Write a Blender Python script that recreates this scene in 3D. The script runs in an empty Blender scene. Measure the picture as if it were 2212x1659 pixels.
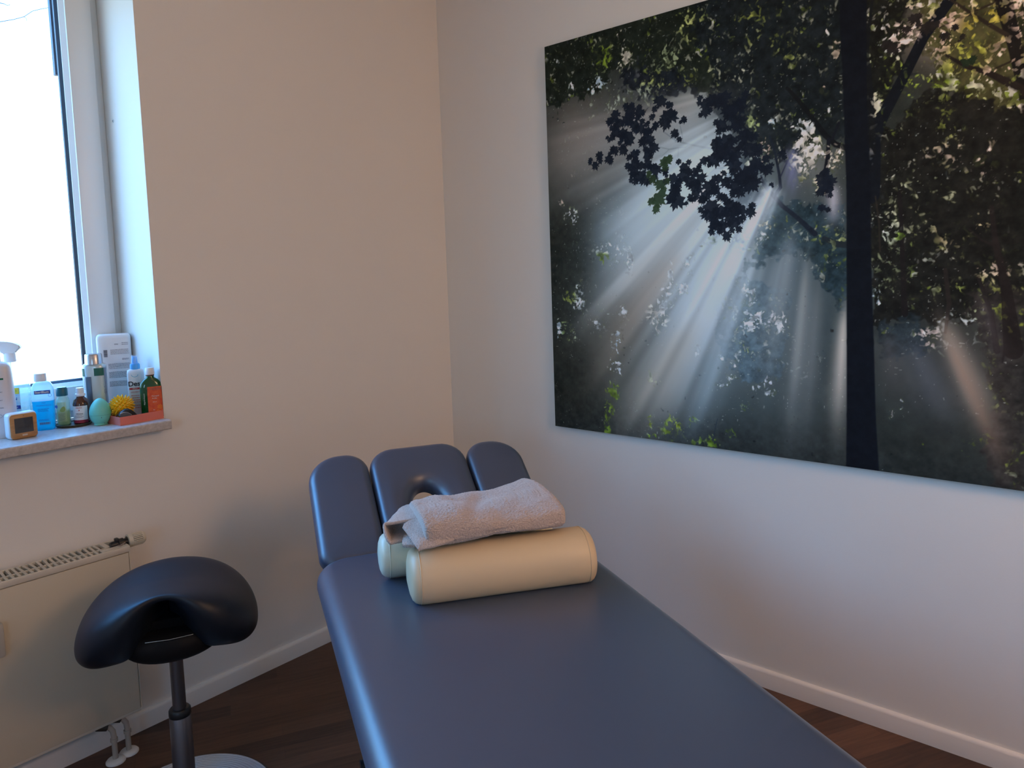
import bpy, bmesh, math, random
import numpy as np
from math import pi, sin, cos, radians, sqrt
from mathutils import Vector, Matrix, noise

sc = bpy.context.scene
col = sc.collection
random.seed(4)

# ------------------------------------------------------------------ camera
cam_data = bpy.data.cameras.new('camera')
cam = bpy.data.objects.new('camera', cam_data)
col.objects.link(cam)
R_ = Vector((0.65517107, -0.75474737, -0.03327577))
U_ = Vector((0.08520595, 0.03005616, 0.99590992))
F_ = Vector((0.75066026, 0.65532666, -0.0840009))
cam.matrix_world = Matrix(((R_.x, U_.x, -F_.x, -2.5499), (R_.y, U_.y, -F_.y, -2.6382),
                           (R_.z, U_.z, -F_.z, 1.55), (0, 0, 0, 1)))
cam_data.sensor_fit = 'HORIZONTAL'
cam_data.sensor_width = 36
cam_data.lens = 36 * 1596.6 / 2212
cam_data.shift_y = -105.82 / 2212
cam_data.clip_start = 0.02
cam_data.clip_end = 200
sc.camera = cam

# ------------------------------------------------------------------ sky, exposure
sc.view_settings.view_transform = 'Standard'
sc.view_settings.look = 'None'
sc.view_settings.exposure = 0.15
sc.view_settings.gamma = 1
sc.view_settings.use_curve_mapping = False
sc.cycles.use_denoising = True
sc.cycles.max_bounces = 10
sc.cycles.diffuse_bounces = 6
sc.cycles.transparent_max_bounces = 16
sc.cycles.sample_clamp_indirect = 6
sc.cycles.caustics_reflective = False
sc.cycles.caustics_refractive = False
w = bpy.data.worlds.new('overcast_sky')
sc.world = w
w.use_nodes = True
nt = w.node_tree
nt.nodes.clear()
wo = nt.nodes.new('ShaderNodeOutputWorld')
bg = nt.nodes.new('ShaderNodeBackground')
tc = nt.nodes.new('ShaderNodeTexCoord')
sx = nt.nodes.new('ShaderNodeSeparateXYZ')
cr = nt.nodes.new('ShaderNodeValToRGB')
mr = nt.nodes.new('ShaderNodeMapRange')
mr.inputs['From Min'].default_value = -1
nt.links.new(tc.outputs['Generated'], sx.inputs[0])
nt.links.new(sx.outputs['Z'], mr.inputs['Value'])
nt.links.new(mr.outputs[0], cr.inputs[0])
e = cr.color_ramp.elements
e[0].position = 0.42; e[0].color = (0.22, 0.24, 0.24, 1)
e[1].position = 0.51; e[1].color = (0.40, 0.60, 0.74, 1)
for p_, c_ in ((0.57, (0.36, 0.70, 1.08)), (0.66, (0.26, 0.66, 1.25)), (0.85, (0.14, 0.48, 1.2))):
    e2 = cr.color_ramp.elements.new(p_); e2.color = (*c_, 1)
nt.links.new(cr.outputs[0], bg.inputs[0])
SKY = 8.5
bg.inputs[1].default_value = SKY
nt.links.new(bg.outputs[0], wo.inputs[0])

WX = -1.4187      # right edge of the window opening
WL = -3.75        # left edge
WT = 2.78         # top
CEIL = 3.0
# daylight comes in through the window opening
pl = bpy.data.lights.new('window_portal', 'AREA')
pl.shape = 'RECTANGLE'; pl.size = WX - WL; pl.size_y = WT - 1.08
pl.cycles.is_portal = True
po = bpy.data.objects.new('window_portal', pl); col.objects.link(po)
po.location = ((WX + WL) / 2, 0.39, (WT + 1.08) / 2)
po.rotation_euler = (radians(-90), 0, 0)

ADDED_WIN = (-3.45, -2.55, 1.25, 2.1)      # unseen window added for extra blue daylight, left wall: y0, y1, z0, z1
pl = bpy.data.lights.new('window_portal', 'AREA')
pl.shape = 'RECTANGLE'; pl.size = ADDED_WIN[1] - ADDED_WIN[0]; pl.size_y = ADDED_WIN[3] - ADDED_WIN[2]
pl.cycles.is_portal = True
po = bpy.data.objects.new('window_portal', pl); col.objects.link(po)
po.location = (-4.39, (ADDED_WIN[0] + ADDED_WIN[1]) / 2, (ADDED_WIN[2] + ADDED_WIN[3]) / 2)
po.rotation_euler = (radians(-90), 0, radians(90))

# warm pendant globe behind the camera, the room's own lamp
GLOBE = (-1.0, -3.45, 2.15)
al = bpy.data.lights.new('pendant_glow', 'POINT')
al.shadow_soft_size = .24; al.energy = 235; al.color = (1.0, 0.56, 0.31)
ao = bpy.data.objects.new('pendant_glow', al); col.objects.link(ao)
ao.location = GLOBE

# ------------------------------------------------------------------ helpers
def mat(name, color=(.8, .8, .8), rough=.5, metal=0, spec=.5, trans=0, ior=1.45, alpha=1, emis=None, es=0, coat=0, sub=0, sheen=0):
    m = bpy.data.materials.new(name); m.use_nodes = True
    b = m.node_tree.nodes['Principled BSDF']
    b.inputs['Base Color'].default_value = (*color, 1)
    b.inputs['Roughness'].default_value = rough
    b.inputs['Metallic'].default_value = metal
    b.inputs['Specular IOR Level'].default_value = spec
    b.inputs['Transmission Weight'].default_value = trans
    b.inputs['IOR'].default_value = ior
    b.inputs['Alpha'].default_value = alpha
    b.inputs['Coat Weight'].default_value = coat
    b.inputs['Sheen Weight'].default_value = sheen
    if sub:
        b.inputs['Subsurface Weight'].default_value = sub
        b.inputs['Subsurface Radius'].default_value = (.02, .02, .02)
    if emis:
        b.inputs['Emission Color'].default_value = (*emis, 1)
        b.inputs['Emission Strength'].default_value = es
    return m

def nodes(m):
    return m.node_tree.nodes, m.node_tree.links, m.node_tree.nodes['Principled BSDF']

def noise_col(m, c1, c2, scale=5, detail=4, rough=.6, stretch=None, pos=(.35, .65), coord='Object'):
    n, l, b = nodes(m)
    t = n.new('ShaderNodeTexCoord'); mp = n.new('ShaderNodeMapping'); nz = n.new('ShaderNodeTexNoise')
    if stretch: mp.inputs['Scale'].default_value = stretch
    nz.inputs['Scale'].default_value = scale; nz.inputs['Detail'].default_value = detail; nz.inputs['Roughness'].default_value = rough
    r = n.new('ShaderNodeValToRGB')
    r.color_ramp.elements[0].position = pos[0]; r.color_ramp.elements[0].color = (*c1, 1)
    r.color_ramp.elements[1].position = pos[1]; r.color_ramp.elements[1].color = (*c2, 1)
    l.new(t.outputs[coord], mp.inputs[0]); l.new(mp.outputs[0], nz.inputs['Vector'])
    l.new(nz.outputs[0], r.inputs[0]); l.new(r.outputs[0], b.inputs['Base Color'])
    return m

def bump(m, scale, strength=.2, dist=.001, detail=3, stretch=None, voronoi=False):
    n, l, b = nodes(m)
    t = n.new('ShaderNodeTexCoord'); mp = n.new('ShaderNodeMapping')
    if stretch: mp.inputs['Scale'].default_value = stretch
    nz = n.new('ShaderNodeTexVoronoi' if voronoi else 'ShaderNodeTexNoise')
    nz.inputs['Scale'].default_value = scale
    if not voronoi: nz.inputs['Detail'].default_value = detail
    bp = n.new('ShaderNodeBump'); bp.inputs['Strength'].default_value = strength; bp.inputs['Distance'].default_value = dist
    l.new(t.outputs['Object'], mp.inputs[0]); l.new(mp.outputs[0], nz.inputs['Vector'])
    l.new(nz.outputs[0], bp.inputs['Height']); l.new(bp.outputs[0], b.inputs['Normal'])
    return m

def tag(o, label=None, cat=None, group=None, kind=None):
    if label: o['label'] = label
    if cat: o['category'] = cat
    if group: o['group'] = group
    if kind: o['kind'] = kind
    return o

def empty(name, loc, rz=0, label=None, cat=None, group=None):
    o = bpy.data.objects.new(name, None); col.objects.link(o)
    o.location = loc; o.rotation_euler = (0, 0, rz); o.empty_display_size = .05
    return tag(o, label, cat, group)

def obj(name, bm, m, parent=None, smooth=None):
    me = bpy.data.meshes.new(name)
    bmesh.ops.recalc_face_normals(bm, faces=bm.faces)
    bm.to_mesh(me); bm.free()
    o = bpy.data.objects.new(name, me); col.objects.link(o)
    for x in (m if isinstance(m, (list, tuple)) else [m]): me.materials.append(x)
    if smooth is not None:
        me.polygons.foreach_set('use_smooth', [True] * len(me.polygons))
        if smooth < 180:
            me.set_sharp_from_angle(angle=radians(smooth))
    if parent: o.parent = parent
    return o

def box(bm, x0, x1, y0, y1, z0, z1, bev=0, seg=2, M=None):
    v = [bm.verts.new((x, y, z)) for z in (z0, z1) for y in (y0, y1) for x in (x0, x1)]
    f = [bm.faces.new([v[i] for i in q]) for q in ((0, 2, 3, 1), (4, 5, 7, 6), (0, 1, 5, 4), (2, 6, 7, 3), (0, 4, 6, 2), (1, 3, 7, 5))]
    if bev:
        es = list({e for q in f for e in q.edges})
        r = bmesh.ops.bevel(bm, geom=es, offset=bev, segments=seg, affect='EDGES', profile=.5)
        v = list({x for q in r['faces'] for x in q.verts} | {x for x in v if x.is_valid})
    if M is not None:
        for x in v: x.co = M @ x.co
    return v

def bx(name, dims, m, parent=None, bev=0, seg=2, smooth=None, M=None):
    bm = bmesh.new(); box(bm, *dims, bev=bev, seg=seg, M=M)
    return obj(name, bm, m, parent, smooth if smooth is not None else (40 if bev else None))

def rings(bm, rs, cap0=True, cap1=True, closed=True):
    V = [[bm.verts.new(p) for p in r] for r in rs]
    n = len(V[0])
    for a, b in zip(V, V[1:]):
        for i in range(n if closed else n - 1):
            j = (i + 1) % n
            bm.faces.new((a[i], a[j], b[j], b[i]))
    if closed and cap0: bm.faces.new(V[0][::-1])
    if closed and cap1: bm.faces.new(V[-1])
    return V

def lathe(bm, prof, seg=32, c=(0, 0, 0), M=None):
    rs = []
    for r, z in prof:
        ring = [Vector((max(r, 1e-5) * cos(2 * pi * i / seg) + c[0], max(r, 1e-5) * sin(2 * pi * i / seg) + c[1], z + c[2])) for i in range(seg)]
        if M is not None: ring = [M @ p for p in ring]
        rs.append(ring)
    return rings(bm, rs)

def lt(name, prof, m, parent=None, seg=32, c=(0, 0, 0), M=None, smooth=40):
    bm = bmesh.new(); lathe(bm, prof, seg, c, M)
    return obj(name, bm, m, parent, smooth)

def tube(bm, pts, r, seg=10, cap=True):
    pts = [Vector(p) for p in pts]
    rr = r if isinstance(r, (list, tuple)) else [r] * len(pts)
    up = Vector((0, 0, 1)); rs = []; prev = None
    for i, p in enumerate(pts):
        d = (pts[min(i + 1, len(pts) - 1)] - pts[max(i - 1, 0)]).normalized()
        if prev is None:
            a = d.cross(up if abs(d.z) < .95 else Vector((1, 0, 0))).normalized()
        else:
            a = (prev - d * prev.dot(d)).normalized()
        prev = a; b = d.cross(a)
        rs.append([p + (a * cos(2 * pi * k / seg) + b * sin(2 * pi * k / seg)) * rr[i] for k in range(seg)])
    rings(bm, rs, cap, cap)

def sec(hx, hy, n, seg=40, cx=0, cy=0, z=0):
    out = []
    for i in range(seg):
        a = 2 * pi * i / seg
        c_, s_ = cos(a), sin(a)
        out.append(Vector((cx + hx * math.copysign(abs(c_) ** (2 / n), c_), cy + hy * math.copysign(abs(s_) ** (2 / n), s_), z)))
    return out

def lerp_sec(S, z):
    for a, b in zip(S, S[1:]):
        if a[0] <= z <= b[0]:
            t = (z - a[0]) / max(b[0] - a[0], 1e-9)
            return [p + (q - p) * t for p, q in zip(a, b)]
    return S[-1]

def bottle(bm, S, seg=40):
    rings(bm, [sec(hx, hy, n, seg, z=z) for z, hx, hy, n in S])

def patch(name, S, z0, z1, a0, a1, m, parent, off=.0006, nz=4, na=14, thick=.0003):
    """a label that follows the bottle's surface; angles in degrees, -90 is the front"""
    bm = bmesh.new(); grid = []
    for k in range(nz + 1):
        z = z0 + (z1 - z0) * k / nz
        _, hx, hy, n = lerp_sec(S, z)
        row = []
        for i in range(na + 1):
            a = radians(a0 + (a1 - a0) * i / na); c_, s_ = cos(a), sin(a)
            row.append(bm.verts.new(((hx + off) * math.copysign(abs(c_) ** (2 / n), c_), (hy + off) * math.copysign(abs(s_) ** (2 / n), s_), z)))
        grid.append(row)
    for k in range(nz):
        for i in range(na):
            bm.faces.new((grid[k][i], grid[k][i + 1], grid[k + 1][i + 1], grid[k + 1][i]))
    return obj(name, bm, m, parent, 60)

def text(name, s, size, loc, m, parent, rot=(pi / 2, 0, 0), align='CENTER', ext=.0002, sx_=1, bold=0):
    cu = bpy.data.curves.new(name, 'FONT'); cu.body = s; cu.size = size; cu.align_x = align; cu.align_y = 'CENTER'
    cu.extrude = ext; cu.offset = bold
    t_ = bpy.data.objects.new(name + '_curve', cu)
    me = bpy.data.meshes.new_from_object(t_)
    bpy.data.objects.remove(t_); bpy.data.curves.remove(cu)
    me.name = name; me.materials.clear(); me.materials.append(m)
    o = bpy.data.objects.new(name, me); col.objects.link(o)
    o.location = loc; o.rotation_euler = rot; o.scale = (sx_, 1, 1); o.parent = parent
    return o

def lines(name, x0, x1, zs, h, y, m, parent, jitter=.25, dx=None):
    """rows of print too small to read, as thin strips"""
    bm = bmesh.new(); rnd = random.Random(len(zs) * 7 + 1)
    for z in zs:
        x = x0
        xe = x1 - (x1 - x0) * rnd.random() * jitter
        while x < xe:
            w_ = min((x1 - x0) * (.08 + .14 * rnd.random()), xe - x)
            box(bm, x, x + w_, y - .0003, y, z, z + h)
            x += w_ + h * .7
    return tag(obj(name, bm, m, parent), kind='stuff')

def prism(bm, poly, y0, y1, bev=0):
    a = [bm.verts.new((x, y0, z)) for x, z in poly]; b = [bm.verts.new((x, y1, z)) for x, z in poly]
    bm.faces.new(a); bm.faces.new(b[::-1])
    for i in range(len(poly)):
        j = (i + 1) % len(poly); bm.faces.new((a[i], b[i], b[j], a[j]))
    if bev:
        bmesh.ops.bevel(bm, geom=list(bm.edges), offset=bev, segments=2, affect='EDGES')

def smoothpoly(pts, it=2):
    for _ in range(it):
        o = []
        for i, p in enumerate(pts):
            q = pts[(i + 1) % len(pts)]
            o += [(p[0] * .75 + q[0] * .25, p[1] * .75 + q[1] * .25), (p[0] * .25 + q[0] * .75, p[1] * .25 + q[1] * .75)]
        pts = o
    return pts

def fresnel(n, l, ior):
    # reflection only where the ray enters the surface from outside
    fz = n.new('ShaderNodeFresnel'); fz.inputs[0].default_value = ior
    ge = n.new('ShaderNodeNewGeometry'); iv = n.new('ShaderNodeMath'); iv.operation = 'SUBTRACT'; iv.inputs[0].default_value = 1
    mu = n.new('ShaderNodeMath'); mu.operation = 'MULTIPLY'
    l.new(ge.outputs['Backfacing'], iv.inputs[1]); l.new(iv.outputs[0], mu.inputs[0]); l.new(fz.outputs[0], mu.inputs[1])
    return mu

# ------------------------------------------------------------------ materials of the room
WALLC = (.80, .775, .735)
m_wall = bump(mat('wall_paint', WALLC, .75, spec=.25), 180, .25, .0008, 2)
m_ceil = mat('ceiling_paint', (.82, .81, .79), .8, spec=.2)
m_trim = mat('white_lacquer', (.80, .775, .74), .4)
m_frame = mat('window_plastic', (.78, .80, .80), .35)
m_gasket = mat('black_rubber', (.012, .014, .03), .5)

def floor_mat():
    m = mat('walnut_strip_parquet', (.05, .03, .02), .42)
    n, l, b = nodes(m)
    t = n.new('ShaderNodeTexCoord'); mp = n.new('ShaderNodeMapping')
    mp.inputs['Rotation'].default_value = (0, 0, radians(28.5))
    l.new(t.outputs['Object'], mp.inputs[0])
    br = n.new('ShaderNodeTexBrick')
    br.inputs['Scale'].default_value = 1
    br.inputs['Brick Width'].default_value = .46; br.inputs['Row Height'].default_value = .066
    br.inputs['Mortar Size'].default_value = .0006; br.inputs['Mortar Smooth'].default_value = .3
    br.inputs['Color1'].default_value = (0, 0, 0, 1); br.inputs['Color2'].default_value = (1, 1, 1, 1)
    br.inputs['Mortar'].default_value = (0, 0, 0, 1)
    br.offset = .37; br.offset_frequency = 2; br.squash = 1
    l.new(mp.outputs[0], br.inputs['Vector'])
    nz = n.new('ShaderNodeTexNoise'); nz.inputs['Scale'].default_value = 6; nz.inputs['Detail'].default_value = 6
    mp2 = n.new('ShaderNodeMapping'); mp2.inputs['Scale'].default_value = (1.2, 14, 1)
    l.new(mp.outputs[0], mp2.inputs[0]); l.new(mp2.outputs[0], nz.inputs['Vector'])
    ad = n.new('ShaderNodeMath'); ad.operation = 'MULTIPLY_ADD'; ad.inputs[1].default_value = .55
    l.new(br.outputs[0], ad.inputs[0])
    mu = n.new('ShaderNodeMath'); mu.operation = 'MULTIPLY_ADD'; mu.inputs[1].default_value = .9; mu.inputs[2].default_value = -.2
    l.new(nz.outputs[0], mu.inputs[0]); l.new(mu.outputs[0], ad.inputs[2])
    r = n.new('ShaderNodeValToRGB')
    r.color_ramp.elements[0].position = .05; r.color_ramp.elements[0].color = (.035, .017, .011, 1)
    r.color_ramp.elements[1].position = .95; r.color_ramp.elements[1].color = (.150, .070, .038, 1)
    l.new(ad.outputs[0], r.inputs[0]); l.new(r.outputs[0], b.inputs['Base Color'])
    bp = n.new('ShaderNodeBump'); bp.inputs['Strength'].default_value = .15; bp.inputs['Distance'].default_value = .001
    l.new(br.outputs['Fac'], bp.inputs['Height']); bp.invert = True
    l.new(bp.outputs[0], b.inputs['Normal'])
    return m

# ------------------------------------------------------------------ room shell
RX, RY = -4.2, -4.6
def struct(name, bm, m, label=None, smooth=None):
    return tag(obj(name, bm, m, None, smooth), label, None, None, 'structure')
bm = bmesh.new(); box(bm, RX - .2, .2, RY - .2, .4, -.1, 0)
struct('floor', bm, floor_mat(), 'dark walnut strip parquet floor')
bm = bmesh.new(); box(bm, RX - .2, .2, RY - .2, .4, CEIL, CEIL + .1)
struct('ceiling', bm, m_ceil, 'white painted ceiling')
bm = bmesh.new()
box(bm, WX, 0, 0, .40, 0, CEIL); box(bm, RX, WL, 0, .40, 0, CEIL)
box(bm, WL, WX, 0, .40, 0, 1.045); box(bm, WL, WX, 0, .40, WT, CEIL)
struct('wall_window', bm, m_wall, 'off-white wall with the deep window opening')
bm = bmesh.new(); box(bm, 0, .2, RY, .40, 0, CEIL)
struct('wall_right', bm, m_wall, 'off-white wall carrying the forest picture')
bm = bmesh.new()
box(bm, RX - .2, RX, RY, ADDED_WIN[0], 0, CEIL); box(bm, RX - .2, RX, ADDED_WIN[1], .40, 0, CEIL)
box(bm, RX - .2, RX, ADDED_WIN[0], ADDED_WIN[1], 0, ADDED_WIN[2]); box(bm, RX - .2, RX, ADDED_WIN[0], ADDED_WIN[1], ADDED_WIN[3], CEIL)
struct('wall_left', bm, m_wall, 'off-white wall left of the camera')
bm = bmesh.new(); box(bm, RX, 0, RY - .2, RY, 0, CEIL)
struct('wall_back', bm, m_wall, 'off-white wall behind the camera')

def skirting(name, p0, p1, nrm, label):
    # profile: flat face with a rounded top edge
    prof = [(0, 0), (.014, 0), (.014, .056), (.012, .062), (.007, .066), (0, .067)]
    bm = bmesh.new(); rs = []
    for p in (p0, p1):
        rs.append([Vector((p[0] + nrm[0] * a, p[1] + nrm[1] * a, b)) for a, b in prof])
    rings(bm, rs)
    return struct(name, bm, m_trim, label, 40)
skirting('baseboard_window', (RX, 0), (-.014, 0), (0, -1), 'low white skirting board under the window wall')
skirting('baseboard_right', (0, RY), (0, 0), (-1, 0), 'low white skirting board under the picture wall')

# ------------------------------------------------------------------ window
def window():
    root = tag(empty('window_1', ((WX + WL) / 2, .305, 1.08)), 'tall white plastic window with an overexposed pale sky behind it', None, None, 'structure')
    ox, oy, oz = root.location
    def fr(name, x0, x1, z0, z1, w_, y0, y1, m, bev=.003, wb=None, parent=root):
        wb = wb or w_
        bm = bmesh.new()
        for q in ((x0, x0 + w_, z0, z1), (x1 - w_, x1, z0, z1), (x0 + w_, x1 - w_, z0, z0 + wb), (x0 + w_, x1 - w_, z1 - w_, z1)):
            box(bm, q[0] - ox, q[1] - ox, y0 - oy, y1 - oy, q[2] - oz, q[3] - oz, bev)
        return obj(name, bm, m, parent, 40)
    fr('outer_frame', WL, WX, 1.08, WT, .030, .305, .37, m_frame)
    sx0, sx1, sz0, sz1 = WL + .028, WX - .028, 1.108, WT - .028
    sash = fr('sash', sx0, sx1, sz0, sz1, .086, .285, .36, m_frame, .004, .088)
    # chamfered glazing bead
    bm = bmesh.new(); k = .084; kk = .086
    def loop(d, y): return [Vector((sx0 + d - ox, y - oy, sz0 + d + .002 - oz)), Vector((sx1 - d - ox, y - oy, sz0 + d + .002 - oz)), Vector((sx1 - d - ox, y - oy, sz1 - d - oz)), Vector((sx0 + d - ox, y - oy, sz1 - d - oz))]
    L = [loop(k, .288), loop(k + .016, .306), loop(k + .016, .336), loop(k, .336)]
    rings(bm, L + [L[0]], False, False)
    g = obj('glazing_bead', bm, m_frame, sash)
    bm = bmesh.new()
    L = [loop(k + .014, .308), loop(k + .0245, .322), loop(k + .0245, .334), loop(k + .014, .334)]
    rings(bm, L + [L[0]], False, False)
    obj('rubber_gasket', bm, m_gasket, sash)
    gm = bpy.data.materials.new('window_glass'); gm.use_nodes = True
    n, l = gm.node_tree.nodes, gm.node_tree.links; n.clear()
    o = n.new('ShaderNodeOutputMaterial'); mx = n.new('ShaderNodeMixShader'); tr = n.new('ShaderNodeBsdfTransparent'); gl = n.new('ShaderNodeBsdfGlossy')
    gl.inputs['Roughness'].default_value = 0; fz = fresnel(n, l, 1.45)
    tr.inputs[0].default_value = (.97, .985, .98, 1)
    l.new(fz.outputs[0], mx.inputs[0]); l.new(tr.outputs[0], mx.inputs[1]); l.new(gl.outputs[0], mx.inputs[2]); l.new(mx.outputs[0], o.inputs[0])
    bx('glass_pane', (sx0 + .09 - ox, sx1 - .09 - ox, .325 - oy, .329 - oy, sz0 + .09 - oz, sz1 - .09 - oz), gm, sash)
    bx('mullion', (-2.60 - ox, -2.48 - ox, .288 - oy, .36 - oy, 1.11 - oz, WT - .03 - oz), m_frame, root, .004)
    # rail of the outside blind, ends part way down
    bm = bmesh.new()
    box(bm, -1.549 - ox, -1.536 - ox, .375 - oy, .395 - oy, 2.315 - oz, WT - oz); box(bm, -1.524 - ox, -1.51 - ox, .375 - oy, .395 - oy, 2.315 - oz, WT - oz)
    obj('blind_rail', bm, m_gasket, root)
    return gm
GLASS = window()
root = tag(empty('added_window', (RX - .13, (ADDED_WIN[0] + ADDED_WIN[1]) / 2, ADDED_WIN[2])), 'unseen white plastic window added in the left wall for extra daylight', None, None, 'structure')  # out of view, put in to bring more daylight onto the right wall
hw_, hz_ = (ADDED_WIN[1] - ADDED_WIN[0]) / 2, ADDED_WIN[3] - ADDED_WIN[2]
bm = bmesh.new()
for q in ((-hw_, -hw_ + .07, 0, hz_), (hw_ - .07, hw_, 0, hz_), (-hw_ + .07, hw_ - .07, 0, .07), (-hw_ + .07, hw_ - .07, hz_ - .07, hz_)):
    box(bm, -.03, .03, q[0], q[1], q[2], q[3], .003)
obj('added_frame', bm, m_frame, root, 40)
bx('glass_pane', (-.003, .001, -hw_ + .065, hw_ - .065, .065, hz_ - .065), GLASS, root)
lt('screw_plug', [(0, 0), (.0065, 0), (.0065, .0015), (.0035, .002), (.0035, .0006), (0, .0006)], mat('plug_plastic', (.6, .62, .62), .4), None, 16,
   M=Matrix.Translation((WX, .235, 2.146)) @ Matrix.Rotation(-pi / 2, 4, 'Y'))
tag(bpy.data.objects['screw_plug'], 'tiny round screw plug in the bright window reveal', 'screw plug')
bm = bmesh.new(); lathe(bm, [(0, 0.0001), (.003, .0001), (.003, .0009), (0, .0009)], 12)
o = obj('screw_recess', bm, m_gasket, bpy.data.objects['screw_plug'])
o.matrix_parent_inverse = Matrix(); o.matrix_local = Matrix.Translation((WX, .235, 2.146)) @ Matrix.Rotation(-pi / 2, 4, 'Y') @ Matrix.Translation((0, 0, .0002))

# stone sill
m_stone = noise_col(mat('sill_stone', rough=.32), (.34, .305, .285), (.58, .55, .53), 60, 8, .75, pos=(.3, .7))
bm = bmesh.new()
SZ = 1.080
prof = []
for k in range(7):
    a = pi / 2 * k / 6
    prof.append((-.065 + .007 - .007 * sin(a) if False else -.058 - .007 * cos(pi / 2 - a), SZ - .007 + .007 * cos(a)))
prof = [(.304, SZ), (-.058, SZ)] + [(-.058 - .007 * sin(pi / 2 * k / 5), SZ - .007 + .007 * cos(pi / 2 * k / 5)) for k in range(1, 6)] + [(-.065, SZ - .030), (-.062, SZ - .033), (.304, SZ - .033)]
rings(bm, [[Vector((x, y, z)) for y, z in prof] for x in (WL - .03, WX - .001)])
tag(obj('window_sill', bm, m_stone, None, 30), 'grey speckled stone window sill under the bottles', 'window sill')
# bare twig outside
m_twig = mat('bark', (.10, .09, .12), .8)
bm = bmesh.new()
tube(bm, [(-1.891, 3.2, 2.914), (-1.079, 3.2, 3.217), (-0.918, 3.2, 3.32), (-0.836, 3.2, 3.354), (-0.774, 3.2, 3.386), (-0.721, 3.2, 3.435), (-0.663, 3.2, 3.464), (-0.593, 3.2, 3.494), (-0.529, 3.2, 3.524)], [.05, .008, .0034, .0030, .0030, .0028, .0028, .0024, .0018], 6)
tube(bm, [(-0.774, 3.2, 3.386), (-0.761, 3.2, 3.377), (-0.76, 3.2, 3.359)], [.0026, .0022, .0016], 5)
tube(bm, [(-1.393, 3.2, 3.425), (-0.887, 3.2, 3.444), (-0.867, 3.2, 3.437), (-0.85, 3.2, 3.447)], [.02, .0030, .0026, .002], 6)
tube(bm, [(-1.891, 3.2, -.3), (-1.891, 3.2, 1.5), (-1.891, 3.2, 2.914), (-1.741, 3.25, 5.2)], [.16, .13, .10, .04], 10)
tube(bm, [(-1.791, 3.24, 4.4), (-1.393, 3.2, 3.425)], [.03, .02], 6)
tag(obj('bare_tree', bm, m_twig, None, 60), 'thin bare branches of a tree beyond the window', 'tree')

# pendant lamp (behind the camera)
root = empty('pendant_lamp', (GLOBE[0], GLOBE[1], CEIL), 0, 'warm glass globe pendant lamp hanging behind the camera', 'lamp')
g_ = GLOBE[2] - CEIL
lt('ceiling_rose', [(0, 0), (.05, 0), (.05, -.02), (.03, -.03), (0, -.03)], m_trim, root, 28)
bm = bmesh.new(); tube(bm, [(0, 0, -.03), (0, 0, g_ + .2)], .003, 8); obj('cord', bm, m_gasket, root, 60)
lt('globe', [(.22 * sin(pi * k / 24), g_ + .22 * cos(pi * k / 24)) for k in range(25)], mat('opal_glass', (.9, .85, .75), .4, emis=(1, .66, .42), es=4), root, 40)
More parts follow.
